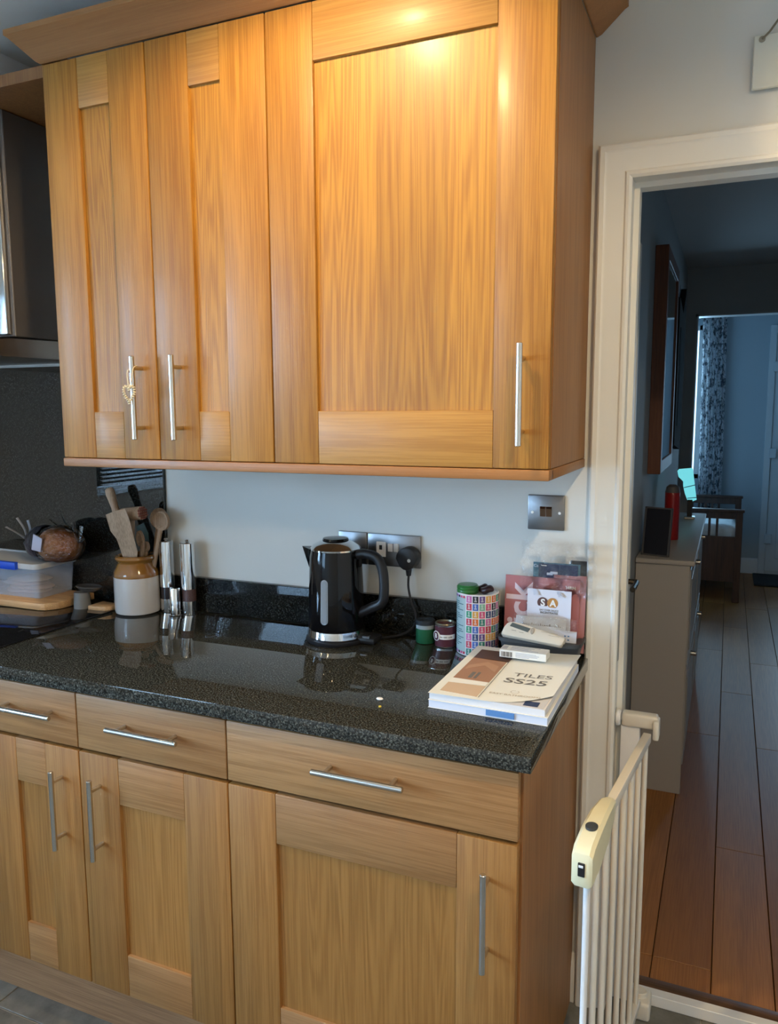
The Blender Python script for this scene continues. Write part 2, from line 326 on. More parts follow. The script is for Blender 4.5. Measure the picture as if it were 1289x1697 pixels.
# back wall with the doorway
b = new(); box(b, (XL-.1, 0, -.05), (JX-.012, .10, CEIL)); box(b, (HX1+.012, 0, -.05), (XR+.1, .10, CEIL)); box(b, (JX-.012, 0, 2.012), (HX1+.012, .10, CEIL)); struct('wall_back', b, WALLM)
b = new()  # left wall with window hole
wy0, wy1, wz0, wz1 = -3.34, -1.7, 1.0, 2.1
box(b, (XL-.15, YR, 0), (XL, wy0, CEIL)); box(b, (XL-.15, wy1, 0), (XL, 0, CEIL)); box(b, (XL-.15, wy0, 0), (XL, wy1, wz0)); box(b, (XL-.15, wy0, wz1), (XL, wy1, CEIL)); struct('wall_left', b, WALLM)
b = new()
rx0, rx1, rz0, rz1 = -2.95, -1.9, .95, 2.1
box(b, (XL-.15, YR-.15, 0), (rx0, YR, CEIL)); box(b, (rx1, YR-.15, 0), (XR+.1, YR, CEIL)); box(b, (rx0, YR-.15, 0), (rx1, YR, rz0)); box(b, (rx0, YR-.15, rz1), (rx1, YR, CEIL)); struct('wall_rear', b, WALLM)
b = new(); box(b, (XR, YR-.1, 0), (XR+.1, 0, CEIL)); struct('wall_right', b, WALLM)
def window(name, a, c, axis, slats):
    # a, c opposite corners in the wall plane; frame bars plus pane, optional venetian blind
    b = new(); x0, y0, z0 = a; x1, y1, z1 = c; t = .045
    if axis == 'x':
        for z in (z0, z1-t): box(b, (x0, y0, z), (x1, y1, z+t), .003)
        for y in (y0, (y0+y1)/2-t/2, y1-t): box(b, (x0, y, z0), (x1, y+t, z1), .003)
    else:
        for z in (z0, z1-t): box(b, (x0, y0, z), (x1, y1, z+t), .003)
        for x in (x0, (x0+x1)/2-t/2, x1-t): box(b, (x, y0, z0), (x+t, y1, z1), .003)
    f = struct(name, b, WHITEP)
    b = new()
    if axis == 'x': box(b, ((x0+x1)/2-.002, y0+.01, z0+.01), ((x0+x1)/2+.002, y1-.01, z1-.01))
    else: box(b, (x0+.01, (y0+y1)/2-.002, z0+.01), (x1-.01, (y0+y1)/2+.002, z1-.01))
    obj('pane', b, PANE, f)
    return f
window('window_1', (XL-.11, wy0, wz0), (XL-.05, wy1, wz1), 'x', 0)
w2 = window('window_2', (rx0, YR-.11, rz0), (rx1, YR-.05, rz1), 'y', 0)
slat_me = {}
for nm, lab, c0, L_, rot in (('rear', 'white venetian blind hanging in the rear kitchen window', (-2.425, YR+.028, 2.12), 1.05, 0), ('left', 'white venetian blind hanging in the left kitchen window', (XL+.028, -2.52, 2.12), 1.62, PI/2)):
    bl = thing('venetian_blind', lab, 'blind', c0); bl.rotation_euler = (0, 0, rot)
    b = new(); box(b, (-L_/2, -.022, -.03), (L_/2, .022, .01), .003); o = obj('head_rail', b, WHITEP); o.parent = bl
    b = new(); box(b, (-L_/2, -.012, -.0004), (L_/2, .012, .0004)); o = obj('slat', b, WHITEP); o.parent = bl; me_ = o.data
    for k in range(44):
        if k: o = bpy.data.objects.new('slat', me_); COL.objects.link(o); o.parent = bl
        o.location = (0, 0, -.05-k*.0245); o.rotation_euler = (math.radians(22 if nm == 'left' else -22), 0, 0)
# doorway lining, architrave
b = new(); box(b, (JX-.012, -.0005, 0), (JX, .104, 2.0)); box(b, (HX1, -.0005, 0), (HX1+.012, .104, 2.0)); box(b, (JX-.012, -.0005, 2.0), (HX1+.012, .104, 2.012))
box(b, (JX, .035, 0), (JX+.012, .075, 1.988)); box(b, (JX, .035, 1.988), (HX1, .075, 2.0))
dl = struct('door_1', b, GLOSSW)
b = new(); box(b, (JX-.0005, .012, .90), (JX+.0012, .030, 1.07), .0004); obj('strike_plate', b, PLATE, dl, label='narrow metal strike plate on the white door lining')
AW = .072
def arch_profile(w_):   # distance from the opening (0..w), thickness
    return [(0, .0), (0, .009), (.006, .013), (.012, .013), (.016, .009), (.026, .012), (.045, .020), (.052, .021), (.058, .024), (w_-.004, .024), (w_, .020), (w_, 0)]
def architrave(x0, x1, zt, y, sgn, name):
    b = new(); P = arch_profile(AW); rings = []
    rows = []
    for d, t in P:
        rows.append([(x0-d, y+sgn*t, 0), (x0-d, y+sgn*t, zt+d), (x1+d, y+sgn*t, zt+d), (x1+d, y+sgn*t, 0)])
    R = [[b.verts.new(p) for p in r] for r in rows]
    for a, c in zip(R, R[1:]):
        for i in range(3): f = b.faces.new((a[i], a[i+1], c[i+1], c[i])); f.smooth = True
    return struct(name, b, GLOSSW, sharp=25)
architrave(JX, HX1, 2.0, -.0006, -1, 'trim_1')
# skirting scrap between base unit and architrave
def skirt(name, a, c, axis, m=GLOSSW, h=.13):
    b = new(); P = [(0, 0), (.016, 0), (.016, h-.035), (.013, h-.028), (.013, h-.022), (.009, h-.016), (.006, h-.004), (.003, h), (0, h)]
    if axis == 'x': prism(b, [(a[1]-p, z) for p, z in P], 'yz', a[0], c[0])
    elif axis == 'y+': prism(b, [(a[0]+p, z) for p, z in P], 'xz', a[1], c[1])
    elif axis == 'y-': prism(b, [(a[0]-p, z) for p, z in P], 'xz', a[1], c[1])
    return struct(name, b, m)
skirt('baseboard_back', (.002, 0), (.013, 0), 'x'); skirt('baseboard_back_right', (HX1+.08, 0), (XR, 0), 'x')
# duct boxing above the hood
b = new(); box(b, (-2.05, -.375, 2.312), (-1.47, 0, CEIL)); struct('trim_2', b, mat('white_boxing', (.80, .80, .80), .7))
# granite splashback and upstand
b = new(); box(b, (-3.0, -.012, .9105), (-1.222, -.0005, 1.637), .001); tag(obj('granite_splashback', b, GRAN_SHADED), 'tall polished black granite splashback behind the crock and bread box', 'splashback')
b = new(); box(b, (-1.2215, -.018, .9105), (.024, -.0005, 1.013), .0015); tag(obj('granite_upstand', b, GRAN_SHADED), 'low polished black granite upstand running behind the kettle', 'upstand')
# ---------------- hall
HY0 = .10; HEND = 4.0; FY = 5.92
b = new(); box(b, (-.2, HY0, -.05), (1.75, FY+.3, -.012)); hf = struct('floor_hall', b, DARKGAP)
bw = .151; cols = [.030+bw*k for k in range(-2, 12)]
joints = {0: [1.1, 2.6, 4.0, 5.1], 1: [.245, 1.9, 3.3, 4.6], 2: [.9, 2.53, 3.9, 5.2], 3: [1.83, 3.1, 4.5]}
hc = 0
for i, x in enumerate(cols):
    if x > 1.7: break
    js = joints[(i+3) % 4] if i != 3 else joints[1]
    if i == 5: js = joints[3]
    if i == 4: js = joints[2]
    e = [.146]+js+[FY+.25]
    for y0, y1 in zip(e, e[1:]):
        b = new(); box(b, (x+.0012, y0+.0012, -.014), (x+bw-.0012, y1-.0012, random.uniform(-.0006, .0004)), .0013)
        o = obj('floorboard', b, BOARDW[hc % 3], hf, at=(x+bw/2, (y0+y1)/2, 0)); hc += random.choice((1, 1, 2))
b = new(); prism(b, [(.098, 0), (.098, .004), (.112, .010), (.135, .010), (.149, .003), (.149, 0)], 'yz', JX, HX1); struct('trim_3', b, oak('threshold_oak', 'x', light=(.15, .075, .035), dark=(.09, .045, .02), ring=8, stave=3))
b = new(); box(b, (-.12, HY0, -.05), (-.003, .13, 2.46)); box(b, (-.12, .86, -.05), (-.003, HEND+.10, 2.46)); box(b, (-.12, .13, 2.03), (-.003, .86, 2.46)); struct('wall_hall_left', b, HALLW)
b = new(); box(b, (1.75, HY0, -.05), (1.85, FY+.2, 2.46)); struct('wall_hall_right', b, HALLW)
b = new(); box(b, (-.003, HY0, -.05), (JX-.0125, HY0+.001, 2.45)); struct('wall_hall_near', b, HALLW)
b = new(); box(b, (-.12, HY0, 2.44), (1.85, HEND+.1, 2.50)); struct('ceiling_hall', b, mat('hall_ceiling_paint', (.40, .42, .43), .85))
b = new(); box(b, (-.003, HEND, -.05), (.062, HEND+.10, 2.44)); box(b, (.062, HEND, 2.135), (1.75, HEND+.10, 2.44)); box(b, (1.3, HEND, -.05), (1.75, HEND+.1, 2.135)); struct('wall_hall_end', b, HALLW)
b = new(); box(b, (.062, HEND-.012, -.0), (.076, HEND+.112, 2.135)); box(b, (.062, HEND-.012, 2.121), (1.3, HEND+.112, 2.135)); struct('trim_4', b, mat('grey_gloss', (.36, .39, .41), .4))
# hall side door (in the left hall wall)
hd = None
b = new(); box(b, (-.035, .16, .005), (-.012, .835, 2.0), .002)
for z0, z1 in ((.2, .85), (1.05, 1.85)): box(b, (-.016, .27, z0), (-.008, .73, z1), .004)
hd = struct('door_2', b, GLOSSW)
b = new(); 
for y0, y1 in ((.10, .16), (.838, .90)): box(b, (-.004, y0, 0), (.016, y1, 2.03), .004); box(b, (.013, y0+.012, 0), (.020, y1-.018, 2.03), .003)
box(b, (-.004, .16, 2.0), (.016, .838, 2.06), .004); obj('door_surround', b, GLOSSW, hd)
b = new(); box(b, (-.014, .770, .80), (-.006, .806, 1.06), .003); tube(b, smooth_path([(-.008, .788, .93), (.04, .788, .93), (.05, .78, .93), (.05, .67, .93)], 5), .009, 10); obj('lever_handle', b, mat('dark_bronze', (.10, .08, .06), .4, 1), hd)
# far room
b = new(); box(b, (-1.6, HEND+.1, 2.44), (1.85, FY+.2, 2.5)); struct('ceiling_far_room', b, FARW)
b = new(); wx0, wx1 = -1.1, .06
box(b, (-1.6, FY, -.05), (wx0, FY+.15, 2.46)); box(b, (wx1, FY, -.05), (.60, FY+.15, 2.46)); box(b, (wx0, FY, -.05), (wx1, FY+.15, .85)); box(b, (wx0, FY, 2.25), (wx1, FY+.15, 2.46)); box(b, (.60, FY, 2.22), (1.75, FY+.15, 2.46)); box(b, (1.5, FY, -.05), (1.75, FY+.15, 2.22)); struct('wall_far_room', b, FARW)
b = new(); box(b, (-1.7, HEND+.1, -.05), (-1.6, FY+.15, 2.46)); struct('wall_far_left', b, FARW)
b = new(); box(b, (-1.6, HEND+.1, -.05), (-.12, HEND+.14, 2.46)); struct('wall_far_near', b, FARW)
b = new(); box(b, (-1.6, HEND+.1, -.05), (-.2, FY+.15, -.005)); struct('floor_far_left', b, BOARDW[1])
window('window_3', (wx0, FY+.05, .85), (wx1, FY+.11, 2.25), 'y', 0)
skirt('baseboard_far', (.06, FY), (.60, FY), 'x', UPVC, .14)
# white glazed door in the far wall: frame, leaf, glazing, hinges
b = new(); box(b, (.60, FY-.03, 0), (.655, FY+.07, 2.22), .004); box(b, (1.42, FY-.03, 0), (1.475, FY+.07, 2.22), .004); box(b, (.655, FY-.03, 2.165), (1.42, FY+.07, 2.22), .004); box(b, (.655, FY-.01, 0), (1.42, FY+.06, .035), .004)
fd = struct('door_3', b, UPVC)
b = new(); box(b, (.6545, FY-.015, .034), (.96, FY+.03, 2.16), .004); box(b, (1.30, FY-.015, .037), (1.415, FY+.03, 2.16), .004); box(b, (.96, FY-.015, .037), (1.30, FY+.03, .75), .004); box(b, (.96, FY-.015, 2.0), (1.30, FY+.03, 2.16), .004)
box(b, (.735, FY-.024, .15), (.93, FY-.014, .68), .004); box(b, (.735, FY-.024, .8), (.93, FY-.014, 2.03), .004); lf = obj('door_leaf', b, UPVC, fd)
b = new(); box(b, (.955, FY+.005, .745), (1.305, FY+.011, 2.005)); obj('pane', b, PANE, lf)
for z in (.33, 1.10, 1.86): b = new(); box(b, (.638, FY-.045, z-.045), (.70, FY-.012, z+.045), .006); obj('hinge', b, UPVC, fd)
# ceiling light rose stub in hall
b = new(); lathe(b, [(0, 0), (.045, 0), (.045, -.012), (.03, -.03), (.012, -.05), (0, -.05)], (.50, 2.07, 2.44), 24); tag(obj('smoke_alarm', b, RUBBER), 'small dark fitting on the hall ceiling near the right photo edge', 'alarm')
# downlights on the kitchen ceiling
DLAB = ['recessed ceiling downlight just in front of the wall cabinets', 'recessed ceiling downlight in front of the doorway', 'recessed ceiling downlight behind the camera over the middle of the room', 'recessed ceiling downlight in the rear right corner', 'recessed ceiling downlight in front of the cooker hood', 'recessed ceiling downlight near the left window']
for k, (x, y) in enumerate(DOWN):
    t = thing('downlight', DLAB[k], 'light', (x, y, CEIL), 'kitchen ceiling downlights')
    b = new(); lathe(b, [(.036, 0), (.045, -.001), (.045, -.004), (.034, -.006), (.030, 0)], (x, y, CEIL), 24); obj('bezel', b, STEEL, t)

# ------------------------------------------------------------------ kitchen units
def bar_handle(parent, c, L, horiz, dy, r=.0062):
    b = new(); x, y, z = c; s = L*.36; f = y+dy
    if horiz:
        cyl(b, (x-L/2, y, z), (x+L/2, y, z), r, seg=14, bev=.0012)
        for k in (-s, s): cyl(b, (x+k, y, z), (x+k, f, z), .0048, seg=10)
    else:
        cyl(b, (x, y, z-L/2), (x, y, z+L/2), r, seg=14, bev=.0012)
        for k in (-s, s): cyl(b, (x, y, z+k), (x, f, z+k), .0048, seg=10)
    return obj('handle', b, STEEL, parent, label='brushed steel bar handle')
def shaker(parent, x0, x1, z0, z1, y, sw, rt, rb, hx, hz, hl, panel=OAKP, rail=OAKH, stile=OAKV, t=.020):
    g = .0015; x0 += g; x1 -= g
    b = new(); box(b, (x0+sw-.008, y+.0085, z0+rb-.008), (x1-sw+.008, y+t-.003, z1-rt+.008)); box(b, (x0+.004, y+t-.004, z0+.004), (x1-.004, y+t, z1-.004))
    d = obj('door', b, panel, parent, at=((x0+x1)/2, y, z0))
    for a, c in ((x0, x0+sw), (x1-sw, x1)):
        b = new(); box(b, (a, y, z0), (c, y+t-.001, z1), .0022, 2); obj('stile', b, stile, d, at=(a, y, z0))
    for a, c in ((z0, z0+rb), (z1-rt, z1)):
        b = new(); box(b, (x0+sw+.0003, y+.0006, a), (x1-sw-.0003, y+t-.001, c), .0016, 2); obj('rail', b, rail, d, at=(x0+sw, y, a))
    bar_handle(d, (hx, y-.033, hz), hl, False, .034)
    return d
YU = -.397; ZB, ZT = 1.386, 2.303
def wall_unit(x0, x1, label):
    t = thing('wall_cabinet', label, 'cabinet', ((x0+x1)/2, 0, ZB))
    b = new(); box(b, (x0+.0005, YU+.022, ZB), (x1-.0005, -.001, ZT)); obj('carcass', b, OAKS, t, at=(x0, 0, ZB)); return t
A = wall_unit(-1.208, -.60, 'oak wall cabinet with two narrow doors above the utensil crock')
B = wall_unit(-.60, 0, 'oak wall cabinet with one wide door above the kettle and light switch')
shaker(A, -1.208, -.909, ZB, ZT-.002, YU, .103, .11, .111, -.953, 1.528, .19)
shaker(A, -.909, -.60, ZB, ZT-.002, YU, .112, .11, .111, -.842, 1.528, .19)
shaker(B, -.60, 0, ZB, ZT-.002, YU, .108, .11, .111, -.052, 1.525, .19)
b = new(); box(b, (-1.21, YU-.001, 1.3635), (.001, -.36, 1.3845), .0025, 2); box(b, (-.02, -.37, 1.3635), (.001, -.001, 1.3845), .0025, 2)
tag(obj('light_pelmet', b, OAKC), 'slim oak pelmet strip under the wall cabinet doors', 'pelmet')
def cornice():
    b = new(); z0 = ZT+.002; H = .055; O = .056
    prof = [(0, 0), (.003, 0), (.010, .004), (O-.006, H-.008), (O, H-.004), (O, H+.008), (O-.02, H+.008), (0, .03)]
    R = []
    for o_, h in prof:
        R.append([b.verts.new(p) for p in ((-1.21-o_, -.001, z0+h), (-1.21-o_, YU-o_+.004, z0+h), (.0+o_*1.2, YU-o_+.004, z0+h), (.0+o_*1.2, -.001, z0+h))])
    R.append(R[0])
    for a, c in zip(R, R[1:]):
        for i in range(3): b.faces.new((a[i], a[i+1], c[i+1], c[i]))
    return b
tag(obj('cornice', cornice(), OAKC, sharp=20), 'flared oak cornice running along the tops of the wall cabinets', 'cornice')
# base units
YB = -.586; DT, DB = .730, .151
def base_unit(x0, x1, label, sw, hx, dhx, endp=False):
    t = thing('base_cabinet', label, 'cabinet', ((x0+x1)/2, 0, 0))
    b = new(); box(b, (x0+.0005, YB+.022, .15), (x1-(.018 if endp else .0005), -.03, .878)); obj('carcass', b, DARKGAP, t)
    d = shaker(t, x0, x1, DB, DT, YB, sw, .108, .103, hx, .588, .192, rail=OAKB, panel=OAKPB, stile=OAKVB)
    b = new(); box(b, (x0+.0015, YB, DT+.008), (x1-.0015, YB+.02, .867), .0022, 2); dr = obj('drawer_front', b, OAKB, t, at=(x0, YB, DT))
    bar_handle(dr, (dhx, YB-.033, .811), .19, True, .034)
    if endp: b = new(); box(b, (x1-.0175, YB+.0215, .0), (x1+.003, -.001, .8785), .001); obj('end_panel', b, OAKS, t, at=(x1, YB, 0))
    return t
base_unit(-1.325, -1.022, 'narrow oak base cabinet under the left end of the worktop beside the hob', .103, -1.076, -1.165)
base_unit(-1.022, -.615, 'middle oak base cabinet with tall panelled door and drawer', .112, -.962, -.812)
base_unit(-.615, 0.0, 'wide oak base cabinet at the open end of the worktop', .113, -.0545, -.303, True)
b = new(); box(b, (-3.0, -.53, .0), (-.019, -.512, .149), .001); tag(obj('plinth', b, PLINTH), 'long brown oak plinth board under the base cabinets', 'plinth')
t4 = thing('base_cabinet', 'oak base cabinet under the hob at the left photo edge', 'cabinet', (-1.9, 0, 0))
b = new(); box(b, (-1.93, YB+.022, .15), (-1.3255, -.03, .878)); obj('carcass', b, DARKGAP, t4)
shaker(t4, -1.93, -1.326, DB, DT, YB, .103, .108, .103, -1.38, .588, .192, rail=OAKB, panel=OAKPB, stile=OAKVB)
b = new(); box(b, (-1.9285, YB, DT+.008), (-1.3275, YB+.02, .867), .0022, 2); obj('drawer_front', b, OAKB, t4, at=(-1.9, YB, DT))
# worktop
b = new(); box(b, (-3.0, -.608, .8795), (.025, -.0005, .910), .0022, 2); tag(obj('worktop', b, GRAN), 'speckled black granite worktop with polished edge', 'worktop')
b = new(); box(b, (-1.935, -.535, .9103), (-1.342, -.115, .9148), .0012, 2); hob = tag(obj('hob', b, HOBM), 'flat black glass hob at the left photo edge', 'hob')
# hood
h = thing('cooker_hood', 'dark steel chimney cooker hood left of the wall cabinets', 'hood', (-1.72, 0, 1.646))
b = new(); box(b, (-1.97, -.284, 1.70), (-1.472, -.001, 2.281), .002); obj('chimney', b, HOODM, h)
b = new(); prism(b, [(-.001, 1.646), (-.50, 1.646), (-.50, 1.672), (-.30, 1.694), (-.001, 1.7)], 'yz', -2.07, -1.4715); obj('canopy', b, mat('canopy_steel', (.42, .37, .32), .28, 1), h)
b = new(); box(b, (-1.98, -.2985, 1.705), (-1.486, -.2845, 2.275), .002); obj('front_cover', b, CHROME, h)
b = new(); box(b, (-2.12, -.38, 2.283), (-1.2105, -.001, 2.311), .001); tag(obj('bridging_shelf', b, OAKS), 'oak bridging board over the cooker hood beside the cornice', 'shelf')
# ------------------------------------------------------------------ electrics
def wplate(name, label, cat, x0, x1, z0, z1):
    t = thing(name, label, cat, ((x0+x1)/2, 0, z0)); b = new(); box(b, (x0, -.007, z0), (x1, -.0005, z1), .003, 2); obj('face_plate', b, PLATE, t); return t
RX = (PI/2, 0, 0)
t = wplate('light_switch', 'double rocker light switch on brushed steel plate under the wide wall cabinet', 'switch', -.131, -.042, 1.210, 1.295)
for x in (-.094, -.079):
    b = new(); prism(b, [(-.007, 1.243), (-.0085, 1.243), (-.012, 1.262), (-.009, 1.267), (-.007, 1.267)], 'yz', x-.0065, x+.0065); obj('rocker', b, BRONZE, t)
for x in (-.119, -.054): b = new(); cyl(b, (x, -.0068, 1.2525), (x, -.0085, 1.2525), .0035, seg=10); obj('screw', b, CHROME, t)
def socket_outlet(t, x, sw):
    for dx, dz, w_, h_ in ((0, .013, .0035, .006), (-.010, -.008, .0045, .003), (.010, -.008, .0045, .003)):
        b = new(); box(b, (x+dx-w_, -.0082, 1.126+dz-h_), (x+dx+w_, -.0068, 1.126+dz+h_)); obj('pin_hole', b, BLKP, t)
t = wplate('single_wall_plate', 'single blank steel plate on the wall behind the kettle', 'socket', -.646, -.561, 1.090, 1.177)
t = wplate('double_wall_socket', 'steel double plug socket with the kettle plug in it', 'socket', -.559, -.408, 1.090, 1.176)
b = new(); box(b, (-.533, -.0095, 1.115), (-.506, -.0068, 1.155), .001); obj('socket_insert', b, WHITEP, t)
b = new(); box(b, (-.524, -.0102, 1.134), (-.516, -.0092, 1.146)); obj('pin_hole', b, BLKP, t)
for k in (0, 1): b = new(); box(b, (-.500+k*.0165, -.0108, 1.130), (-.4855+k*.0165, -.0068, 1.152), .0015); obj('rocker', b, WHITEP, t)
kp = thing('kettle_plug', 'black three pin plug with cord hanging from the double socket', 'plug', (-.433, -.03, 1.12))
b = new(); prism(b, [(-.434+.030*math.cos(a)*(1 if math.sin(a) > -.3 else .86), 1.120+.030*math.sin(a)) for a in [2*PI*k/16 for k in range(16)]], 'xz', -.0445, -.0085, bev=.004); cyl(b, (-.434, -.026, 1.095), (-.434, -.026, 1.074), .009, .006, 10); obj('plug_body', b, BLKP, kp)
b = new(); cyl(b, (-.426, -.0445, 1.117), (-.426, -.0455, 1.117), .0045, seg=12); obj('fuse_dot', b, mat('pale_dot', (.6, .6, .58), .5), kp)
b = new(); tube(b, smooth_path([(-.434, -.026, 1.075), (-.434, -.028, 1.045), (-.425, -.032, 1.01), (-.411, -.034, .975), (-.415, -.036, .945), (-.440, -.045, .925), (-.48, -.06, .9145), (-.53, -.07, .914)], 6), .0032, 8); obj('cord', b, BLKP, kp)
# ------------------------------------------------------------------ kettle
kx, ky = -.601, -.110
kt = thing('kettle', 'gloss black jug kettle with a chrome base ring', 'kettle', (kx, ky, .91))
b = new(); lathe(b, [(0, .9105), (.077, .9105), (.079, .914), (.079, .920), (.072, .923), (0, .923)], (kx, ky, 0), 40); box(b, (kx+.05, ky-.02, .9108), (kx+.115, ky+.035, .928), .006, 2); obj('power_base', b, BLKP, kt)
b = new(); lathe(b, [(0, .9235), (.074, .9235), (.0755, .926), (.0735, .944), (0, .944)], (kx, ky, 0), 48); obj('base_ring', b, CHROME, kt)
b = new(); lathe(b, [(0, .9442), (.0725, .9442), (.0735, .950), (.0700, 1.05), (.0665, 1.13), (.0635, 1.1465), (0, 1.1465)], (kx, ky, 0), 48)
# spout: triangular lip on the left
v = [b.verts.new(p) for p in ((kx-.060, ky-.028, 1.1465), (kx-.060, ky+.028, 1.1465), (kx-.098, ky, 1.1485), (kx-.067, ky-.020, 1.098), (kx-.067, ky+.020, 1.098))]
for f in ((0, 2, 1), (0, 3, 2), (1, 2, 4), (3, 4, 2), (0, 1, 4, 3)): b.faces.new([v[i] for i in f])
obj('body', b, BLACK, kt)
b = new(); lathe(b, [(0, 1.147), (.064, 1.147), (.0645, 1.151), (.058, 1.159), (.040, 1.168), (.022, 1.172), (0, 1.1725)], (kx, ky, 0), 40); lid = obj('lid', b, CHROME, kt)
b = new(); lathe(b, [(0, 1.169), (.034, 1.1705), (.032, 1.176), (.018, 1.1775), (0, 1.1775)], (kx, ky, 0), 24); obj('lid_inset', b, BLACK, lid)
b = new(); hp = smooth_path([(kx+.055, ky-.003, 1.135), (kx+.085, ky-.004, 1.141), (kx+.118, ky-.005, 1.132), (kx+.134, ky-.006, 1.10), (kx+.137, ky-.006, 1.05), (kx+.130, ky-.005, 1.02), (kx+.100, ky-.004, 1.003), (kx+.064, ky-.003, .985)], 6)
tube(b, hp, .0125, 12); obj('handle', b, BLKP, kt)
b = new(); box(b, (kx+.085, ky-.028, .928), (kx+.105, ky-.012, .936), .002); obj('power_switch', b, PLATE, kt)
a0 = math.radians(-88)
b = new()
def strip(bm, w_, z0, z1, out, tilt=0):
    n = 10; pts = []
    for k in range(n+1):
        a = PI*k/n; pts.append((w_*math.cos(a), z1-w_+w_*math.sin(a)))
    for k in range(n+1):
        a = PI+PI*k/n; pts.append((w_*math.cos(a), z0+w_+w_*math.sin(a)))
    R = lambda z: .0735-(z-.95)*.0385+out
    def P(s, z, o): ang = a0+s/.072; r = R(z)+o; return (kx+r*math.cos(ang), ky+r*math.sin(ang), z)
    A = [bm.verts.new(P(s, z, 0)) for s, z in pts]; Bv = [bm.verts.new(P(s, z, -.006)) for s, z in pts]
    bm.faces.new(A); m_ = len(pts)
    for i in range(m_): bm.faces.new((A[i], A[(i+1) % m_], Bv[(i+1) % m_], Bv[i]))
strip(b, .0098, .966, 1.080, .0012); wn_ = obj('water_window', b, mat('window_rim', (.25, .27, .30), .3), kt)
b = new(); strip(b, .0070, .969, 1.077, .0019); obj('gauge_strip', b, VIEWG, wn_)
# ------------------------------------------------------------------ crock, utensils, mills
cx, cy = -1.275, -.083; cr = .0655
ck = thing('utensil_crock', 'stoneware utensil crock with brown glazed neck and cream body', 'crock', (cx, cy, .91))
b = new(); lathe(b, [(0, .9105), (cr-.008, .9105), (cr-.002, .914), (cr, .925), (cr, 1.020)], (cx, cy, 0), 48); obj('cream_body', b, CREAMG, ck)
b = new(); lathe(b, [(cr, 1.020), (cr+.0006, 1.026), (cr-.001, 1.034), (cr-.010, 1.051), (cr-.014, 1.060), (cr-.013, 1.064), (cr-.008, 1.068), (cr-.006, 1.073), (cr-.008, 1.079), (cr-.014, 1.082), (cr-.020, 1.078), (cr-.022, 1.06), (cr-.014, 1.02), (cr-.014, .93), (0, .925)], (cx, cy, 0), 48); obj('glazed_neck', b, BROWNG, ck)
UG = None
def utensil(name, label, cat, build, m=BEECH, parts=None):
    b = new(); build(b); o = obj(name, b, m, at=(cx, cy, .93)); tag(o, label, cat); return o
YC = -.083
def pin(b):
    p0 = W(181, 811, 1, -.060); p1 = W(199, 868, 1, -.062); d = (p1-p0).normalized(); e = Vector((cx-.004, cy+.020, .965))
    tube(b, [p0-d*.004, p0, p0+d*.012, p0+d*.035, p0+d*.055, p0+d*.075], [.008, .0125, .0145, .0125, .0105, .012], 14)
    tube(b, [p0+d*.075, p0+d*.08, e], [.012, .0165, .0165], 16)
utensil('rolling_pin', 'wooden rolling pin standing upright in the stoneware crock', 'rolling pin', pin)
def slab(bm, pts, th, ybase, bend=0, ydir=None):
    n = len(pts); A = [bm.verts.new(W(u, v, 1, y)) for (u, v, y) in pts]; B = [bm.verts.new(W(u, v, 1, y+th)) for (u, v, y) in pts]
    bm.faces.new(A); bm.faces.new(B[::-1])
    for i in range(n): bm.faces.new((A[i], B[i], B[(i+1) % n], A[(i+1) % n]))
def spat(b):
    slab(b, [(175, 853, -.150), (190, 847, -.150), (207, 843, -.148), (214, 860, -.142), (221, 888, -.132), (228, 914, -.118), (226, 940, -.108), (216, 950, -.106), (207, 935, -.112), (200, 912, -.122), (193, 893, -.132), (183, 880, -.140)], .006, 0)
utensil('wooden_spatula', 'broad flat wooden spatula leaning left in the stoneware crock', 'spatula', spat)
ml = thing('meat_mallet', 'wooden meat mallet with reddish toothed face in the crock', 'mallet', (cx, cy, .93))
p0 = W(203, 853, 1, -.100); p1 = W(236, 850, 1, -.104)
b = new(); cyl(b, p0, p1, .0195, seg=20, bev=.002); mid = (p0+p1)/2; tube(b, [mid, (cx-.016, cy-.006, .955)], [.007, .007], 10); obj('head', b, BEECH, ml)
b = new(); d = (p1-p0).normalized(); q = d.to_track_quat('Z', 'Y').to_matrix().to_4x4()
for i in range(-2, 3):
    for j in range(-2, 3):
        if i*i+j*j > 5: continue
        t_ = bmesh.new(); bmesh.ops.create_cone(t_, cap_ends=True, segments=4, radius1=.0045, radius2=.001, depth=.006)
        merge(b, t_, 0, Matrix.Translation(p1+q.to_3x3() @ Vector((i*.0072, j*.0072, .003))) @ q)
obj('teeth', b, mat('stained_wood', (.22, .07, .05), .6), ml)
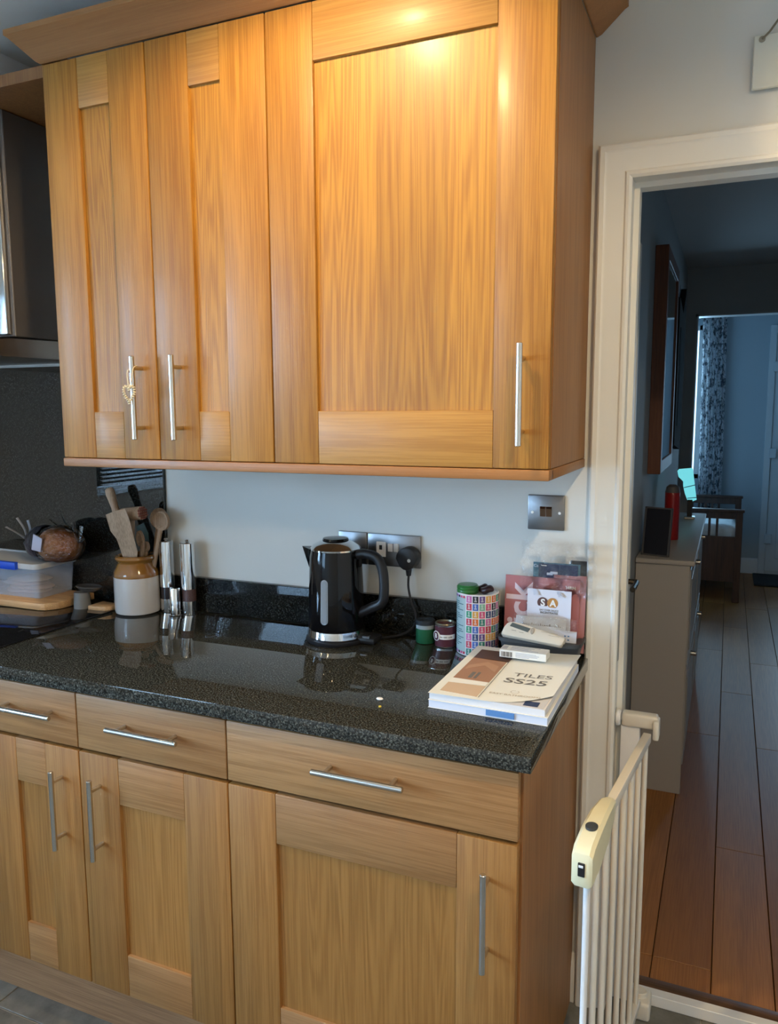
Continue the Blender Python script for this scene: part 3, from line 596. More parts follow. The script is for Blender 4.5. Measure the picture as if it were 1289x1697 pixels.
def spoon(u, v, y, w_, h_, foot, seedt):
    def f(b):
        c = W(u, v, 1, y); n = 20; tilt = math.radians(seedt)
        rings = []
        for rr, dy in ((1, 0), (.97, -.004), (.85, -.004), (.55, .002), (.0, .004)):
            if rr == 0: rings.append([b.verts.new(c+Vector((0, dy, 0)))]); continue
            R_ = []
            for k in range(n):
                a = 2*PI*k/n; s = w_*rr*math.cos(a)*(1-.12*math.sin(a)); z = h_*rr*math.sin(a)
                R_.append(b.verts.new(c+Vector((s*math.cos(tilt)+z*math.sin(tilt), dy, -s*math.sin(tilt)+z*math.cos(tilt)))))
            rings.append(R_)
        back_ = [b.verts.new(v_.co+Vector((0, .006, 0))) for v_ in rings[0]]
        for k in range(n): b.faces.new((rings[0][k], back_[k], back_[(k+1) % n], rings[0][(k+1) % n]))
        b.faces.new(back_)
        for a_, c_ in zip(rings, rings[1:]):
            for k in range(n):
                if len(c_) == 1: b.faces.new((a_[k], a_[(k+1) % n], c_[0]))
                else: b.faces.new((a_[k], a_[(k+1) % n], c_[(k+1) % n], c_[k]))
        dn = Vector((-math.sin(tilt), 0, -math.cos(tilt)))*h_*.9
        tube(b, smooth_path([c+dn*.8+Vector((0, .003, 0)), c+dn*1.35+Vector((0, .003, 0)), foot], 5), [.007]*11, 10)
    return f
utensil('wooden_spoon', 'rearmost of two big round wooden spoons at the right of the crock', 'spoon', spoon(263, 859, -.034, .030, .031, (cx+.030, cy+.022, .95), 12))
utensil('wooden_spoon', 'front round wooden spoon with ring groove at the right of the crock', 'spoon', spoon(267, 863, -.058, .028, .029, (cx+.034, cy+.004, .95), 14))
utensil('wooden_spoon', 'small oval wooden spoon standing in the middle of the crock', 'spoon', spoon(232, 893, -.088, .0125, .024, (cx+.012, cy-.024, .95), -8))
utensil('wooden_spoon', 'short blunt wooden spoon just above the crock rim', 'spoon', spoon(241, 906, -.076, .0120, .016, (cx+.026, cy-.016, .95), 6))
def gs(b): slab(b, [(226, 872, -.06), (238, 866, -.06), (246, 884, -.06), (248, 915, -.06), (238, 930, -.06), (230, 905, -.06)], .004, 0)
utensil('green_spatula', 'dark green spatula blade behind the small spoons in the crock', 'spatula', gs, mat('dark_green_silicone', (.02, .05, .045), .5))
def mill(name, label, x, y, r, z_mid, z_top, clear):
    t = thing(name, label, 'mill', (x, y, .91))
    b = new(); lathe(b, [(0, .9105), (r, .9105), (r, .9105+.040), (0, .9505)], (x, y, 0), 28); obj('base', b, CHROME, t)
    b = new(); lathe(b, [(r*.93, .9507), (r*.93, z_mid-.0005), (0, z_mid-.0005), (0, .9507)], (x, y, 0), 28); obj('grinder_window', b, clear, t)
    b = new(); lathe(b, [(0, z_mid), (r, z_mid), (r, z_top-.002), (r-.002, z_top), (0, z_top)], (x, y, 0), 32); obj('body', b, CHROME, t)
    b = new(); lathe(b, [(0, z_top), (.004, z_top), (.007, z_top+.004), (.004, z_top+.008), (0, z_top+.008)], (x, y, 0), 16); obj('knob', b, CHROME, t)
DKG = mat('dark_acrylic', (.03, .025, .03), .1); PEP = mat('pepper_acrylic', (.10, .06, .06), .15, bump=(300, 1, .002))
mill('pepper_mill', 'tall steel pepper mill nearest the stoneware crock', -1.193, -.046, .0212, .986, 1.122, DKG)
mill('salt_mill', 'tall steel salt mill farther right of the crock against the upstand', -1.116, -.046, .0222, .986, 1.122, PEP)
b = new(); lathe(b, [(0, .9105), (.0175, .9105), (.0178, .9135), (.0152, .9145), (.0150, .990), (.0140, .992), (0, .992)], (-1.142, -.078, 0), 28); tag(obj('steel_shaker', b, CHROME), 'short steel shaker standing in front of the two tall mills', 'shaker')
# ------------------------------------------------------------------ left corner: boards, box, bread
b = new(); prism(b, [(-2.05, -.205), (-1.542, -.205), (-1.522, -.200), (-1.497, -.17), (-1.493, -.15), (-1.493, -.03), (-2.05, -.03)], 'xy', .9152, .936, bev=.003); cb_ = tag(obj('chopping_board', b, BEECHX), 'thick wooden chopping board under the clear bread box', 'chopping board')
fx = thing('food_box', 'clear plastic food box with blue clips on the chopping board', 'food box', (-1.80, -.1, .9365))
def hollow(bm, x0, x1, y0, y1, z0, z1, taper, rad, th=.0015, n=5):
    def ring(d, z):
        P = []
        for (px, py, a) in ((x1-rad, y1-rad, 0), (x0+rad, y1-rad, PI/2), (x0+rad, y0+rad, PI), (x1-rad, y0+rad, 1.5*PI)):
            for k in range(n+1):
                an = a+PI/2*k/n; P.append(bm.verts.new((px+(rad+d)*math.cos(an), py+(rad+d)*math.sin(an), z)))
        return P
    R = [ring(-taper, z0), ring(0, z1), ring(-th, z1), ring(-taper-th, z0+th)]; m_ = len(R[0])
    for a, c in zip(R, R[1:]):
        for k in range(m_): f = bm.faces.new((a[k], a[(k+1) % m_], c[(k+1) % m_], c[k])); f.smooth = True
    bm.faces.new(R[0][::-1]); bm.faces.new(R[3])
b = new(); hollow(b, -2.02, -1.573, -.172, -.016, .9368, 1.036, .010, .02); obj('tub', b, BOXP, fx)
b = new()
hollow(b, -2.028, -1.565, -.182, -.0125, 1.030, 1.046, .0, .022, .006)
obj('rim', b, LIDP, fx)
b = new(); box(b, (-2.018, -.17, 1.039), (-1.575, -.024, 1.043), .001); obj('lid', b, LIDP, fx)
b = new(); box(b, (-1.95, -.193, 1.026), (-1.640, -.178, 1.050), .004, 2); obj('blue_clip', b, BLUEC, fx, label='bright blue locking clip')
for k, (x, y, z, a) in enumerate(((-1.70, -.09, .944, 0), (-1.69, -.088, .9555, 0), (-1.71, -.092, .967, 0), (-1.695, -.09, .9785, 0), (-1.88, -.09, .944, 0))):
    b = new(); lathe(b, [(0, -.003), (.05, -.003), (.056, 0), (.05, .003), (0, .004)], (0, 0, 0), 24, sx=1.4, sy=.95)
    for v_ in b.verts: v_.co.z += .0015*math.sin(v_.co.x*60+k)
    o = obj('flatbread', b, FLAT); o.location = (x, y, z); o.rotation_euler = (0, math.radians(a*.5), math.radians(a)); tag(o, ['bottom pale flatbread of the stack inside the clear food box', 'second pale flatbread from the bottom in the food box', 'third pale flatbread from the bottom in the food box', 'topmost pale flatbread of the stack in the food box', 'single pale flatbread lying left of the stack in the food box'][k], 'bread', 'flatbreads in the food box')
# loaf and bag on the box
lc = W(98, 892, 1, -.10); lc.z = 1.0475+.052
b = new(); bmesh.ops.create_icosphere(b, subdivisions=4, radius=1)
for v_ in b.verts:
    c = v_.co; k = 1+.04*math.sin(c.x*5)*math.cos(c.z*4); v_.co = Vector((c.x*.076*k, c.y*.056, max(c.z, -.8)*.054*k/(.8 if c.z < -.8 else 1)*(1 if c.z > -.8 else .8)))
for f in b.faces: f.smooth = True
o = obj('bread_loaf', b, BREAD); o.location = lc-Vector((0, 0, .0065)); tag(o, 'round brown crusty loaf inside a film bag on the food box', 'bread')
bg = thing('bread_bag', 'clear film bag with black printed band around the loaf', 'bag', (lc.x, lc.y, 1.047))
b = new(); bmesh.ops.create_icosphere(b, subdivisions=4, radius=1)
for v_ in b.verts:
    c = v_.co; n_ = random.uniform(-.002, .002)
    x = c.x*.084-(.05 if c.x < -.5 else 0)*(-.5-c.x)*2; z = max(c.z, -.78)*.060; y = c.y*.062
    v_.co = Vector((x+n_, y+n_, z+n_))
for f in b.faces: f.smooth = True
o = obj('film', b, CLEAR, bg); o.location = lc+Vector((0, 0, -.004))-bg.location
b = new()
for i in range(15):   # printed band: wraps the narrowing left part of the bag
    pass
prof = [(.0585, -.045), (.060, -.055), (.056, -.075), (.046, -.095), (.030, -.115), (.018, -.125)]
R = []
for r_, x in prof:
    R.append([b.verts.new((lc.x+x+.004*math.sin(3*k_), lc.y+r_*.98*math.cos(2*PI*k_/20), lc.z-.002+max(-.048, r_*.95*math.sin(2*PI*k_/20)))) for k_ in range(20)])
for a_, c_ in zip(R, R[1:]):
    for k_ in range(20): f = b.faces.new((a_[k_], a_[(k_+1) % 20], c_[(k_+1) % 20], c_[k_])); f.smooth = True
obj('printed_band', b, mat('black_film_print', (.018, .018, .028), .3, bump=(50, 1, .006)), bg)
b = new(); q0 = [W(u_, v_, 1, -.163) for u_, v_ in ((55, 885), (69, 893), (67, 915), (52, 911))]
A_ = [b.verts.new(p) for p in q0]; B_ = [b.verts.new(p+Vector((0, .003, 0))) for p in q0]; b.faces.new(A_); b.faces.new(B_)
for i in range(4): b.faces.new((A_[i], B_[i], B_[(i+1) % 4], A_[(i+1) % 4]))
obj('label_patch', b, mat('grey_label', (.42, .42, .52), .4), bg)
b = new(); c0 = Vector((lc.x-.122, lc.y-.01, lc.z+.004))
for tip, rr in ((W(28, 858, 1, -.10), .006), (W(10, 873, 1, -.10), .008), (W(46, 862, 1, -.08), .006)):
    m_ = (c0+tip)/2+Vector((0, .01, -.004)); tube(b, smooth_path([c0, m_, tip], 5), [.003]+[rr*.6]*9+[rr*.7], 6, flat=.25)
obj('twisted_end', b, mat('film_white', (.22, .22, .24), .2), bg)
b = new()
for tip in (W(138, 893, 1, -.1), W(121, 866, 1, -.09), W(135, 872, 1, -.1)):
    c1 = Vector((lc.x+.078, lc.y, lc.z+.005)); tube(b, [c1, (c1+tip)/2+Vector((0, 0, -.004)), tip], [.002, .006, .008], 6, flat=.2)
obj('film_tail', b, CLEAR, bg)
# scoop on a stand + small board
sp = thing('spoon_rest', 'dark oval steel scoop resting on a grey cup beside the crock', 'spoon rest', (-1.462, -.115, .915))
b = new(); lathe(b, [(0, 0), (.025, 0), (.022, .052), (.019, .052), (.0, .05)], (-1.449, -.125, .9108), 24); obj('cup', b, mat('grey_cup', (.17, .165, .155), .5), sp)
b = new(); lathe(b, [(0, 0), (.4, .003), (.8, .014), (1, .026), (.96, .028), (.75, .024), (.4, .022), (0, .021)], (0, 0, 0), 32)
for v_ in b.verts: v_.co = Vector((v_.co.x*.046, v_.co.y*.026, v_.co.z*.7))
o = obj('scoop', b, mat('dark_steel', (.22, .22, .22), .3, .8), sp); o.location = Vector((-1.425, -.12, .9625))-sp.location
b = new(); prism(b, [(-1.420, -.135), (-1.385, -.135), (-1.358, -.130), (-1.346, -.115), (-1.346, -.09), (-1.358, -.075), (-1.42, -.07)], 'xy', .9151 if False else .9108, .926, bev=.004); tag(obj('small_board', b, BEECHX), 'rounded end of a small wooden board left of the crock', 'board')
# ------------------------------------------------------------------ right group
x, y = -.380, -.046
c_ = thing('green_candle', 'small glass jar candle with green wax and dark lid', 'candle', (x, y, .91))
b = new(); lathe(b, [(0, .9108), (.0235, .9108), (.0245, .913), (.0245, .948), (0, .948)], (x, y, 0), 28); obj('wax', b, GREENW, c_)
b = new(); lathe(b, [(0, .9482), (.0245, .9482), (.0245, .958), (0, .958)], (x, y, 0), 28); obj('jar_band', b, mat('pale_glass', (.28, .33, .34), .15), c_)
b = new(); lathe(b, [(0, .9582), (.0250, .9582), (.0250, .968), (.0235, .970), (.012, .970), (.012, .9685), (0, .9685)], (x, y, 0), 28); obj('lid', b, DKLID, c_)
x, y = -.323, -.055
c_ = thing('maroon_tin', 'small maroon tin with cream band and letter roundel', 'tin', (x, y, .91)); tr_ = .0262
b = new(); lathe(b, [(0, .9108), (tr_, .9108), (tr_, .967), (0, .967)], (x, y, 0), 32); obj('tin_body', b, MAROON, c_)
for z in (.9108, .964):
    b = new(); lathe(b, [(tr_-.002, z), (tr_+.0010, z), (tr_+.0012, z+.0025), (tr_-.002, z+.003)], (x, y, 0), 32); obj('rim', b, STEEL, c_)
b = new(); lathe(b, [(tr_-.005, .967), (tr_-.001, .967), (tr_, .969), (tr_-.001, .971), (tr_-.005, .971), (tr_-.006, .967)], (x, y, 0), 32); obj('neck_ring', b, mat('olive_rim', (.17, .15, .10), .3, .6), c_)
def wrap_patch(bm, cx_, cy_, r, a0_, a1_, z0, z1, n=8, th=.0004):
    R_ = []
    for k in range(n+1):
        a = math.radians(a0_+(a1_-a0_)*k/n)
        R_.append([bm.verts.new((cx_+rr*math.cos(a), cy_+rr*math.sin(a), z)) for rr, z in ((r, z0), (r+th, z0), (r+th, z1), (r, z1))])
    for p, q_ in zip(R_, R_[1:]):
        for i in range(4): bm.faces.new((p[i], p[(i+1) % 4], q_[(i+1) % 4], q_[i]))
    bm.faces.new(R_[0]); bm.faces.new(R_[-1][::-1])
b = new(); wrap_patch(b, x, y, tr_, -116, -10, .932, .944, 12); obj('cream_band', b, PAPER, c_)
b = new(); a = math.radians(-128); cyl(b, (x+(tr_-.003)*math.cos(a), y+(tr_-.003)*math.sin(a), .939), (x+(tr_+.0012)*math.cos(a), y+(tr_+.0012)*math.sin(a), .939), .0125, seg=20); rd = obj('roundel', b, PAPER, c_)
b = new(); cyl(b, (x+(tr_-.003)*math.cos(a), y+(tr_-.003)*math.sin(a), .939), (x+(tr_+.0015)*math.cos(a), y+(tr_+.0015)*math.sin(a), .939), .0108, seg=20); obj('roundel_field', b, MAROON, c_)
text('letter', 'B', .016, PAPER, c_, (x+(tr_+.0018)*math.cos(a), y+(tr_+.0018)*math.sin(a), .939), (PI/2, 0, a+PI/2), bold=.0004)
a = math.radians(-72); text('small_print', 'Botanics', .0075, INK, c_, (x+(tr_+.0010)*math.cos(a), y+(tr_+.0010)*math.sin(a), .938), (PI/2, 0, a+PI/2)) if False else None
b = new()
for k in range(14):
    a0_ = -100+k*5
    if k in (3, 8): continue
    wrap_patch(b, x, y, tr_+.0004, a0_, a0_+3.2, .936, .936+random.choice((.003, .004, .0035)), 1, .0002)
obj('small_print', b, INK, c_)
# stamp tube
x, y, r = -.2345, -.0705, .0508
tb = thing('stamp_tin', 'tall round tin printed with rows of coloured stamps', 'tin', (x, y, .91))
b = new(); lathe(b, [(0, .9108), (r-.001, .9108), (r, .9125), (r, 1.0605), (r-.002, 1.062), (r-.005, 1.0585), (0, 1.0585)], (x, y, 0), 56); obj('tin_body', b, mat('white_tin', (.72, .72, .74), .3), tb)
b = new(); wrap_patch(b, x, y, r, -165, -108, .918, 1.055, 10, .0003); obj('text_panel', b, mat('sage_panel', (.36, .46, .46), .5), tb)
b = new()
for k in range(24):
    z = 1.040-k*.0048; l = random.uniform(.4, 1)*50
    if k % 6 == 5: continue
    wrap_patch(b, x, y, r+.0003, -163, -163+l, z, z+.0020, 5, .0002)
obj('panel_print', b, mat('sage_ink', (.07, .15, .16), .6), tb)
SC = {'m': (.50, .12, .33), 'k': (.015, .015, .03), 'v': (.10, .05, .22), 'y': (.60, .32, .06), 'o': (.60, .14, .03), 'g': (.02, .24, .12), 'r': (.45, .03, .06), 'b': (.05, .12, .42), 's': (.18, .40, .30), 'p': (.55, .07, .18), 'n': (.02, .05, .16), 'd': (.02, .17, .14)}
SM = {k: mat('stamp_ink_'+str(i), c, .5) for i, (k, c) in enumerate(SC.items())}; SL = {k: mat('stamp_bust_'+str(i), tuple(min(1, q_*.5+.36) for q_ in c), .5) for i, (k, c) in enumerate(SC.items())}
grid = ['mkvyogrb', 'rbspkmgo', 'gypnndvy', 'rodmoorb', 'gbprdbgm', 'mnvyynkr', 'rbdvnpos', 'dkmgrbyv']
for i, row in enumerate(grid):
    for j, ch in enumerate(row):
        a0_ = -105+j*18; z1 = 1.0590-i*.0184
        b = new(); wrap_patch(b, x, y, r, a0_, a0_+15.2, z1-.0162, z1, 3, .0004)
        o = obj('stamp', b, SM[ch], tb)
        b = new(); am = a0_+7.4
        wrap_patch(b, x, y, r+.0003, am-2.6, am+2.2, z1-.0068, z1-.0018, 2, .0004); wrap_patch(b, x, y, r+.0003, am-1.3, am+1.8, z1-.0100, z1-.0066, 2, .0004); wrap_patch(b, x, y, r+.0003, am-3.4, am+3.6, z1-.0135, z1-.0098, 2, .0004)
        obj('bust', b, SL[ch], o)
for z0, z1 in ((1.052, 1.0575), (.9145, .9205)):
    for k in range(6):
        b = new(); wrap_patch(b, x, y, r+.0003, -164+k*9.5, -164+k*9.5+7, z0, z1, 2, .0003); obj('stamp', b, SM['nvmkpr'[k]], tb)
lx, ly = x-.022, y-.012
b = new(); lathe(b, [(0, 1.0588), (.0255, 1.0588), (.0265, 1.061), (.0265, 1.066), (.0255, 1.068), (.0265, 1.070), (.0262, 1.075), (.023, 1.079), (0, 1.080)], (lx, ly, 0), 32); tag(obj('green_jar_lid', b, GREENL), 'green screw lid lying on top of the stamp tin', 'lid')
for (u, v_, dy, s, lab) in ((800, 963, .01, .013, 'dark brown shiny nut behind on the stamp tin'), (807, 971, -.012, .015, 'dark brown shiny nut in front on the stamp tin')):
    b = new(); bmesh.ops.create_icosphere(b, subdivisions=3, radius=1)
    for q_ in b.verts: q_.co = Vector((q_.co.x*s*1.15, q_.co.y*s*.9, q_.co.z*s*.66+.003*math.sin(q_.co.x*3)))
    for f in b.faces: f.smooth = True
    o = obj('brown_nut', b, PEBBLE); p = W(u, v_, 1, y+dy); o.location = (p.x, y+dy, 1.0595+s*.66); tag(o, lab, 'nut')
# catalogues
cx0, cx1, cy0, cy1 = -.217, .0225, -.462, -.128
c1 = thing('tile_catalogue', 'thick lower catalogue of the pile on the worktop corner', 'catalogue', ((cx0+cx1)/2, (cy0+cy1)/2, .91))
b = new(); prism(b, [(cx0+.001, cy0+.001), (cx1-.001, cy0-.004), (cx1-.002, cy1), (cx0+.001, cy1)], 'xy', .9118, .9262); obj('page_block', b, PAPERB, c1)
b = new()
prism(b, [(cx0, cy0), (cx1, cy0-.005), (cx1-.002, cy1), (cx0, cy1)], 'xy', .9108, .9116); prism(b, [(cx0, cy0), (cx1, cy0-.005), (cx1-.002, cy1), (cx0, cy1)], 'xy', .9264, .9272); obj('cover', b, PAPER, c1)
b = new(); prism(b, [(cx0+.120, cy0-.0042), (cx0+.176, cy0-.0055), (cx0+.176, cy0-.001), (cx0+.12, cy0-.001)], 'xy', .9145, .9255); obj('edge_print', b, BLUEP, c1)
c2 = thing('tile_catalogue', 'upper catalogue with curled cover titled TILES SS25', 'catalogue', ((cx0+cx1)/2, (cy0+cy1)/2, .9274))
b = new(); prism(b, [(cx0+.001, cy0+.004), (cx1-.006, cy0-.002), (cx1-.006, cy1+.004), (cx0+.001, cy1+.006)], 'xy', .9276, .9405); obj('page_block', b, mat('page_edges_warm', (.72, .71, .72), .7), c2)
def cover_z(px, py):   # lower right part of the cover lifts a little
    s = max(0, (px-(cx0+.10))/.14); t = max(0, 1-(py-cy0)/.30)
    return .9418+.006*s*s*(1-.3*t)
b = new(); NX, NY = 14, 16; G = []
for i in range(NX+1):
    col = []
    for j in range(NY+1):
        fx_, fy_ = i/NX, j/NY; px = cx0+fx_*(cx1-cx0-.004); ylow = cy0-.001+.065*max(0, fx_-.50)**2/.25*(1 if True else 0)
        py = ylow+fy_*(cy1-ylow+.004); px += .006*fy_*fx_
        col.append(b.verts.new((px, py, cover_z(px, py))))
    G.append(col)
H2 = [[b.verts.new(v_.co-Vector((0, 0, .0005))) for v_ in c_] for c_ in G]
for i in range(NX):
    for j in range(NY):
        b.faces.new((G[i][j], G[i+1][j], G[i+1][j+1], G[i][j+1])); b.faces.new((H2[i][j+1], H2[i+1][j+1], H2[i+1][j], H2[i][j]))
for i in range(NX): b.faces.new((G[i][0], H2[i][0], H2[i+1][0], G[i+1][0])); b.faces.new((G[i+1][NY], H2[i+1][NY], H2[i][NY], G[i][NY]))
for j in range(NY): b.faces.new((G[0][j+1], H2[0][j+1], H2[0][j], G[0][j])); b.faces.new((G[NX][j], H2[NX][j], H2[NX][j+1], G[NX][j+1]))
obj('cover', b, mat('cream_cover', (.78, .78, .72), .45), c2)
b = new(); prism(b, [(cx1-.105, cy0+.001), (cx1-.010, cy0-.001), (cx1-.008, cy0+.075), (cx1-.05, cy0+.045)], 'xy', .9406, .9410); obj('page', b, mat('grey_page', (.58, .58, .60), .6), c2)
b = new(); box(b, (cx1-.050, cy0+.006, .9411), (cx1-.022, cy0+.030, .9416)); obj('page_mark', b, NAVY, c2)
def onc(pts, up, m, nm):
    b = new(); A_ = [b.verts.new((px, py, cover_z(px, py)+up)) for px, py in pts]; B_ = [b.verts.new((px, py, cover_z(px, py)+up-.0004)) for px, py in pts]; n_ = len(pts)
    b.faces.new(A_); b.faces.new(B_[::-1])
    for i in range(n_): b.faces.new((A_[i], B_[i], B_[(i+1) % n_], A_[(i+1) % n_]))
    return obj(nm, b, m, c2)
px0, px1 = cx0+.018, cx0+.096
onc([(px0, cy0+.020), (px1, cy0+.012), (px1, cy0+.075), (px0, cy0+.072)], .0007, TAN2, 'cover_picture')
onc([(px0, cy0+.072), (px1, cy0+.078), (px1, cy0+.098), (px0, cy0+.10)], .0008, PAPER, 'cover_picture')
onc([(px0, cy0+.100), (px1, cy0+.098), (px1, cy0+.245), (px0, cy0+.245)], .0007, TAN, 'cover_picture')
onc([(px0, cy0+.245), (px1+.004, cy0+.240), (px1+.004, cy0+.31), (px0, cy0+.31)], .0007, DKBR, 'cover_picture')
onc([(px0+.028, cy0+.112), (px0+.036, cy0+.112), (px0+.036, cy0+.150), (px0+.028, cy0+.150)], .0010, INK, 'cover_picture')
onc([(px0+.040, cy0+.112), (px0+.046, cy0+.112), (px0+.046, cy0+.152), (px0+.040, cy0+.152)], .0010, INK, 'cover_picture')
onc([(px0+.006, cy0+.16), (px0+.040, cy0+.20), (px0+.072, cy0+.165), (px0+.070, cy0+.205), (px0+.040, cy0+.225), (px0+.006, cy0+.19)], .0010, mat('tan_facet', (.44, .25, .15), .5), 'cover_picture')
onc([(px1+.004, cy0+.010), (px1+.005, cy0+.010), (px1+.005, cy0+.30), (px1+.004, cy0+.30)], .0012, INK, 'cover_rule')
GOLD = mat('faint_gold_ink', (.42, .34, .22), .5)
def ctext(nm, st, size, m_, px, py, rz=0, sx=1, bold=0):
    o = text(nm, st, size, m_, c2, (px, py, 0), (0, 0, rz), sx=sx, bold=bold, depth=0)
    c_, s_ = math.cos(rz), math.sin(rz)
    for v_ in o.data.vertices:
        x_ = px+sx*v_.co.x*c_-v_.co.y*s_; y_ = py+sx*v_.co.x*s_+v_.co.y*c_; v_.co.z = cover_z(x_, y_)+.0007
ctext('title', 'TILES', .030, INK, cx0+.172, cy0+.166, -.02, sx=1.22); ctext('title', 'SS25', .040, INK, cx0+.166, cy0+.126, -.02, sx=1.2, bold=.0004)
ctext('small_print', 'EASY BATHROOMS', .0115, GOLD, cx0+.164, cy0+.044, .0, sx=1.05)
b = new()
for k in range(24):
    a = 2*PI*k/24; q_ = 2*PI*(k+1)/24
    if 3 < k < 6: continue
    A_ = [b.verts.new((cx0+.160+rr*math.cos(t_), cy0+.062+rr*math.sin(t_), cover_z(cx0+.160, cy0+.062)+.0012)) for rr, t_ in ((.0075, a), (.0085, a), (.0085, q_), (.0075, q_))]; b.faces.new(A_)
obj('emblem', b, GOLD, c2)
# medicine packet
pk = thing('medicine_packet', 'white medicine packet with barcode lying on the upper catalogue', 'box', (-.09, -.19, .947))
b = new(); box(b, (-.142, -.207, .9485), (-.037, -.168, .9655), .0006); obj('carton', b, PAPER, pk)
b = new()
for k in range(9): box(b, (-.138+k*.0028, -.2075, .9505), (-.1368+k*.0028+.0006*(k % 3), -.2069, .9615))
obj('barcode', b, INK, pk)
b = new()
for k in range(4): box(b, (-.105, -.2074, .9515+k*.003), (-.105+random.uniform(.03, .055), -.2069, .9524+k*.003))
for k in range(5): box(b, (-.120, -.200+k*.006, .9654), (-.120+random.uniform(.04, .065), -.1985+k*.006, .9658))
for k in range(4): box(b, (-.139+.003*k, -.198, .9654), (-.1375+.003*k, -.175, .9658))
obj('small_print', b, mat('blue_grey_ink', (.35, .37, .45), .6), pk)
pk.rotation_euler = (0, 0, math.radians(0))
# pills
b = new(); lathe(b, [(0, 0), (.004, .0005), (.0052, .0025), (.004, .0045), (0, .005)], (0, 0, 0), 20, sx=1.5); o = obj('white_tablet', b, WHITEP); o.location = (-.3225, -.462, .9103); tag(o, 'white oval tablet lying on the worktop near the front edge', 'tablet')
b = new(); lathe(b, [(0, 0), (.0025, .0003), (.0032, .0018), (.0025, .0033), (0, .0036)], (0, 0, 0), 16); o = obj('yellow_tablet', b, mat('yellow_coat', (.70, .50, .05), .4)); o.location = (-.3055, -.499, .9103); tag(o, 'tiny yellow tablet in front of the white oval one', 'tablet')
# tray and its papers
b = new()
hollow(b, -.172, .018, -.116, -.0205, .9108, .964, .012, .022, .003)
hollow(b, -.175, .021, -.119, -.0200, .957, .966, .0, .024, .004)
tag(obj('desk_tray', b, SLATE), 'dark grey rounded letter tray in the corner behind the catalogues', 'tray')
def leaflet(name, label, cat, x0, x1, z0, z1, y0, y1, m, th=.003, tilt=0):
    # leaning sheet: bottom at y0, top at y1
    t = thing(name, label, cat, ((x0+x1)/2, y0, z0))
    b = new(); P = [(x0, y0, z0), (x1, y0, z0), (x1+tilt, y1, z1), (x0+tilt, y1, z1)]
    A_ = [b.verts.new(p) for p in P]; B_ = [b.verts.new((p[0], p[1]+th, p[2])) for p in P]; b.faces.new(A_); b.faces.new(B_[::-1])
    for i in range(4): b.faces.new((A_[i], B_[i], B_[(i+1) % 4], A_[(i+1) % 4]))
    obj('cover', b, m, t)
    ang = math.atan2(y1-y0, z1-z0)
    def on(xx, zz, off=.0006): f_ = (zz-z0)/(z1-z0); return (xx, y0+(y1-y0)*f_-off, zz)
    return t, on, (PI/2-ang, 0, 0)
t, on, rt = leaflet('magazine', 'coral pink magazine standing in the dark tray behind the envelope', 'magazine', -.176, .003, .921, 1.099, -.046, -.032, PINK, .004)
r90 = (rt[0], 0, 0)
def rtext(s, size, p, bold=0, sx=1):
    o = text('title', s, size, mat('pale_pink_ink', (.72, .62, .72), .5), t, p, (0, 0, 0), bold=bold)
    o.rotation_euler = (Matrix.Rotation(rt[0], 3, 'X') @ Matrix.Rotation(PI/2, 3, 'Z')).to_euler(); return o
rtext('ick', .088, on(-.137, 1.030), .002)
text('small_print', 'H&H', .011, PAPER, t, on(-.018, 1.079), rt, bold=.0003)
t, on, rt = leaflet('booklet', 'navy blue booklet showing above the coral magazine', 'booklet', -.097, -.004, .96, 1.132, -.030, -.026, NAVY, .002)
b = new(); 
for p_ in ((-.070, 1.108, .007, .005), (-.060, 1.111, .009, .005)): lathe(b, [(0, 0), (1, .0), (0, .0005)], (0, 0, 0), 12) if False else box(b, (p_[0]-p_[2], on(0, p_[1])[1]-.0002, p_[1]-p_[3]*.6), (p_[0]+p_[2], on(0, p_[1])[1]+.0004, p_[1]+p_[3]*.6), .0001)
obj('cover_picture', b, PAPERB, t)
text('small_print', '______', .006, PAPER, t, on(-.084, 1.130), rt, bold=.0002) if False else None
b = new(); box(b, (-.091, on(0, 1.128)[1]-.0002, 1.1265), (-.078, on(0, 1.128)[1]+.0004, 1.1282)); obj('small_print', b, PAPER, t)
t, on, rt = leaflet('booklet', 'teal booklet edge behind the navy booklet', 'booklet', -.111, .001, .955, 1.134, -.0255, -.0225, TEAL, .0015)
text('title', 'Ce', .010, PAPERB, t, on(-.104, 1.125), rt, bold=.0002)
t, on, rt = leaflet('magazine', 'second coral magazine edge at the right behind the first', 'magazine', -.06, .0165, .925, 1.108, -.040, -.0265, mat('coral_cover_pale', (.46, .20, .20), .45), .003)
t, on, rt = leaflet('black_folder', 'black card folder standing at the back right of the tray', 'folder', -.023, .025, .93, 1.143, -.0215, -.0205, BLKP, .0015)
t, on, rt = leaflet('envelope', 'white envelope with round SA emblem in front of the coral magazine', 'envelope', -.117, -.013, .935, 1.074, -.062, -.050, mat('cool_white_paper', (.66, .69, .80), .5), .001)
for xx, m_ in ((-.080, mat('dark_brown_ink', (.10, .045, .04), .5)), (-.0565, mat('amber_ink', (.48, .23, .06), .5))):
    b = new(); p_ = on(xx, 1.043); cyl(b, (p_[0], p_[1]+.0008, p_[2]), (p_[0], p_[1]-(.0001 if xx < -.07 else .0003), p_[2]), .0128, seg=28); obj('emblem_disc', b, m_, t)
text('emblem_letter', 'S', .023, WHITEP, t, on(-.0795, 1.0425, .0014), rt, bold=.0008); text('emblem_letter', 'A', .021, WHITEP, t, on(-.0555, 1.0425, .0014), rt, bold=.0008)
text('small_print', 'SAY OVER SAUCE', .0058, INK, t, on(-.0645, 1.0255), rt, bold=.0001); text('small_print', 'INCENTRATES', .0066, INK, t, on(-.0640, 1.0195), rt, bold=.0002)
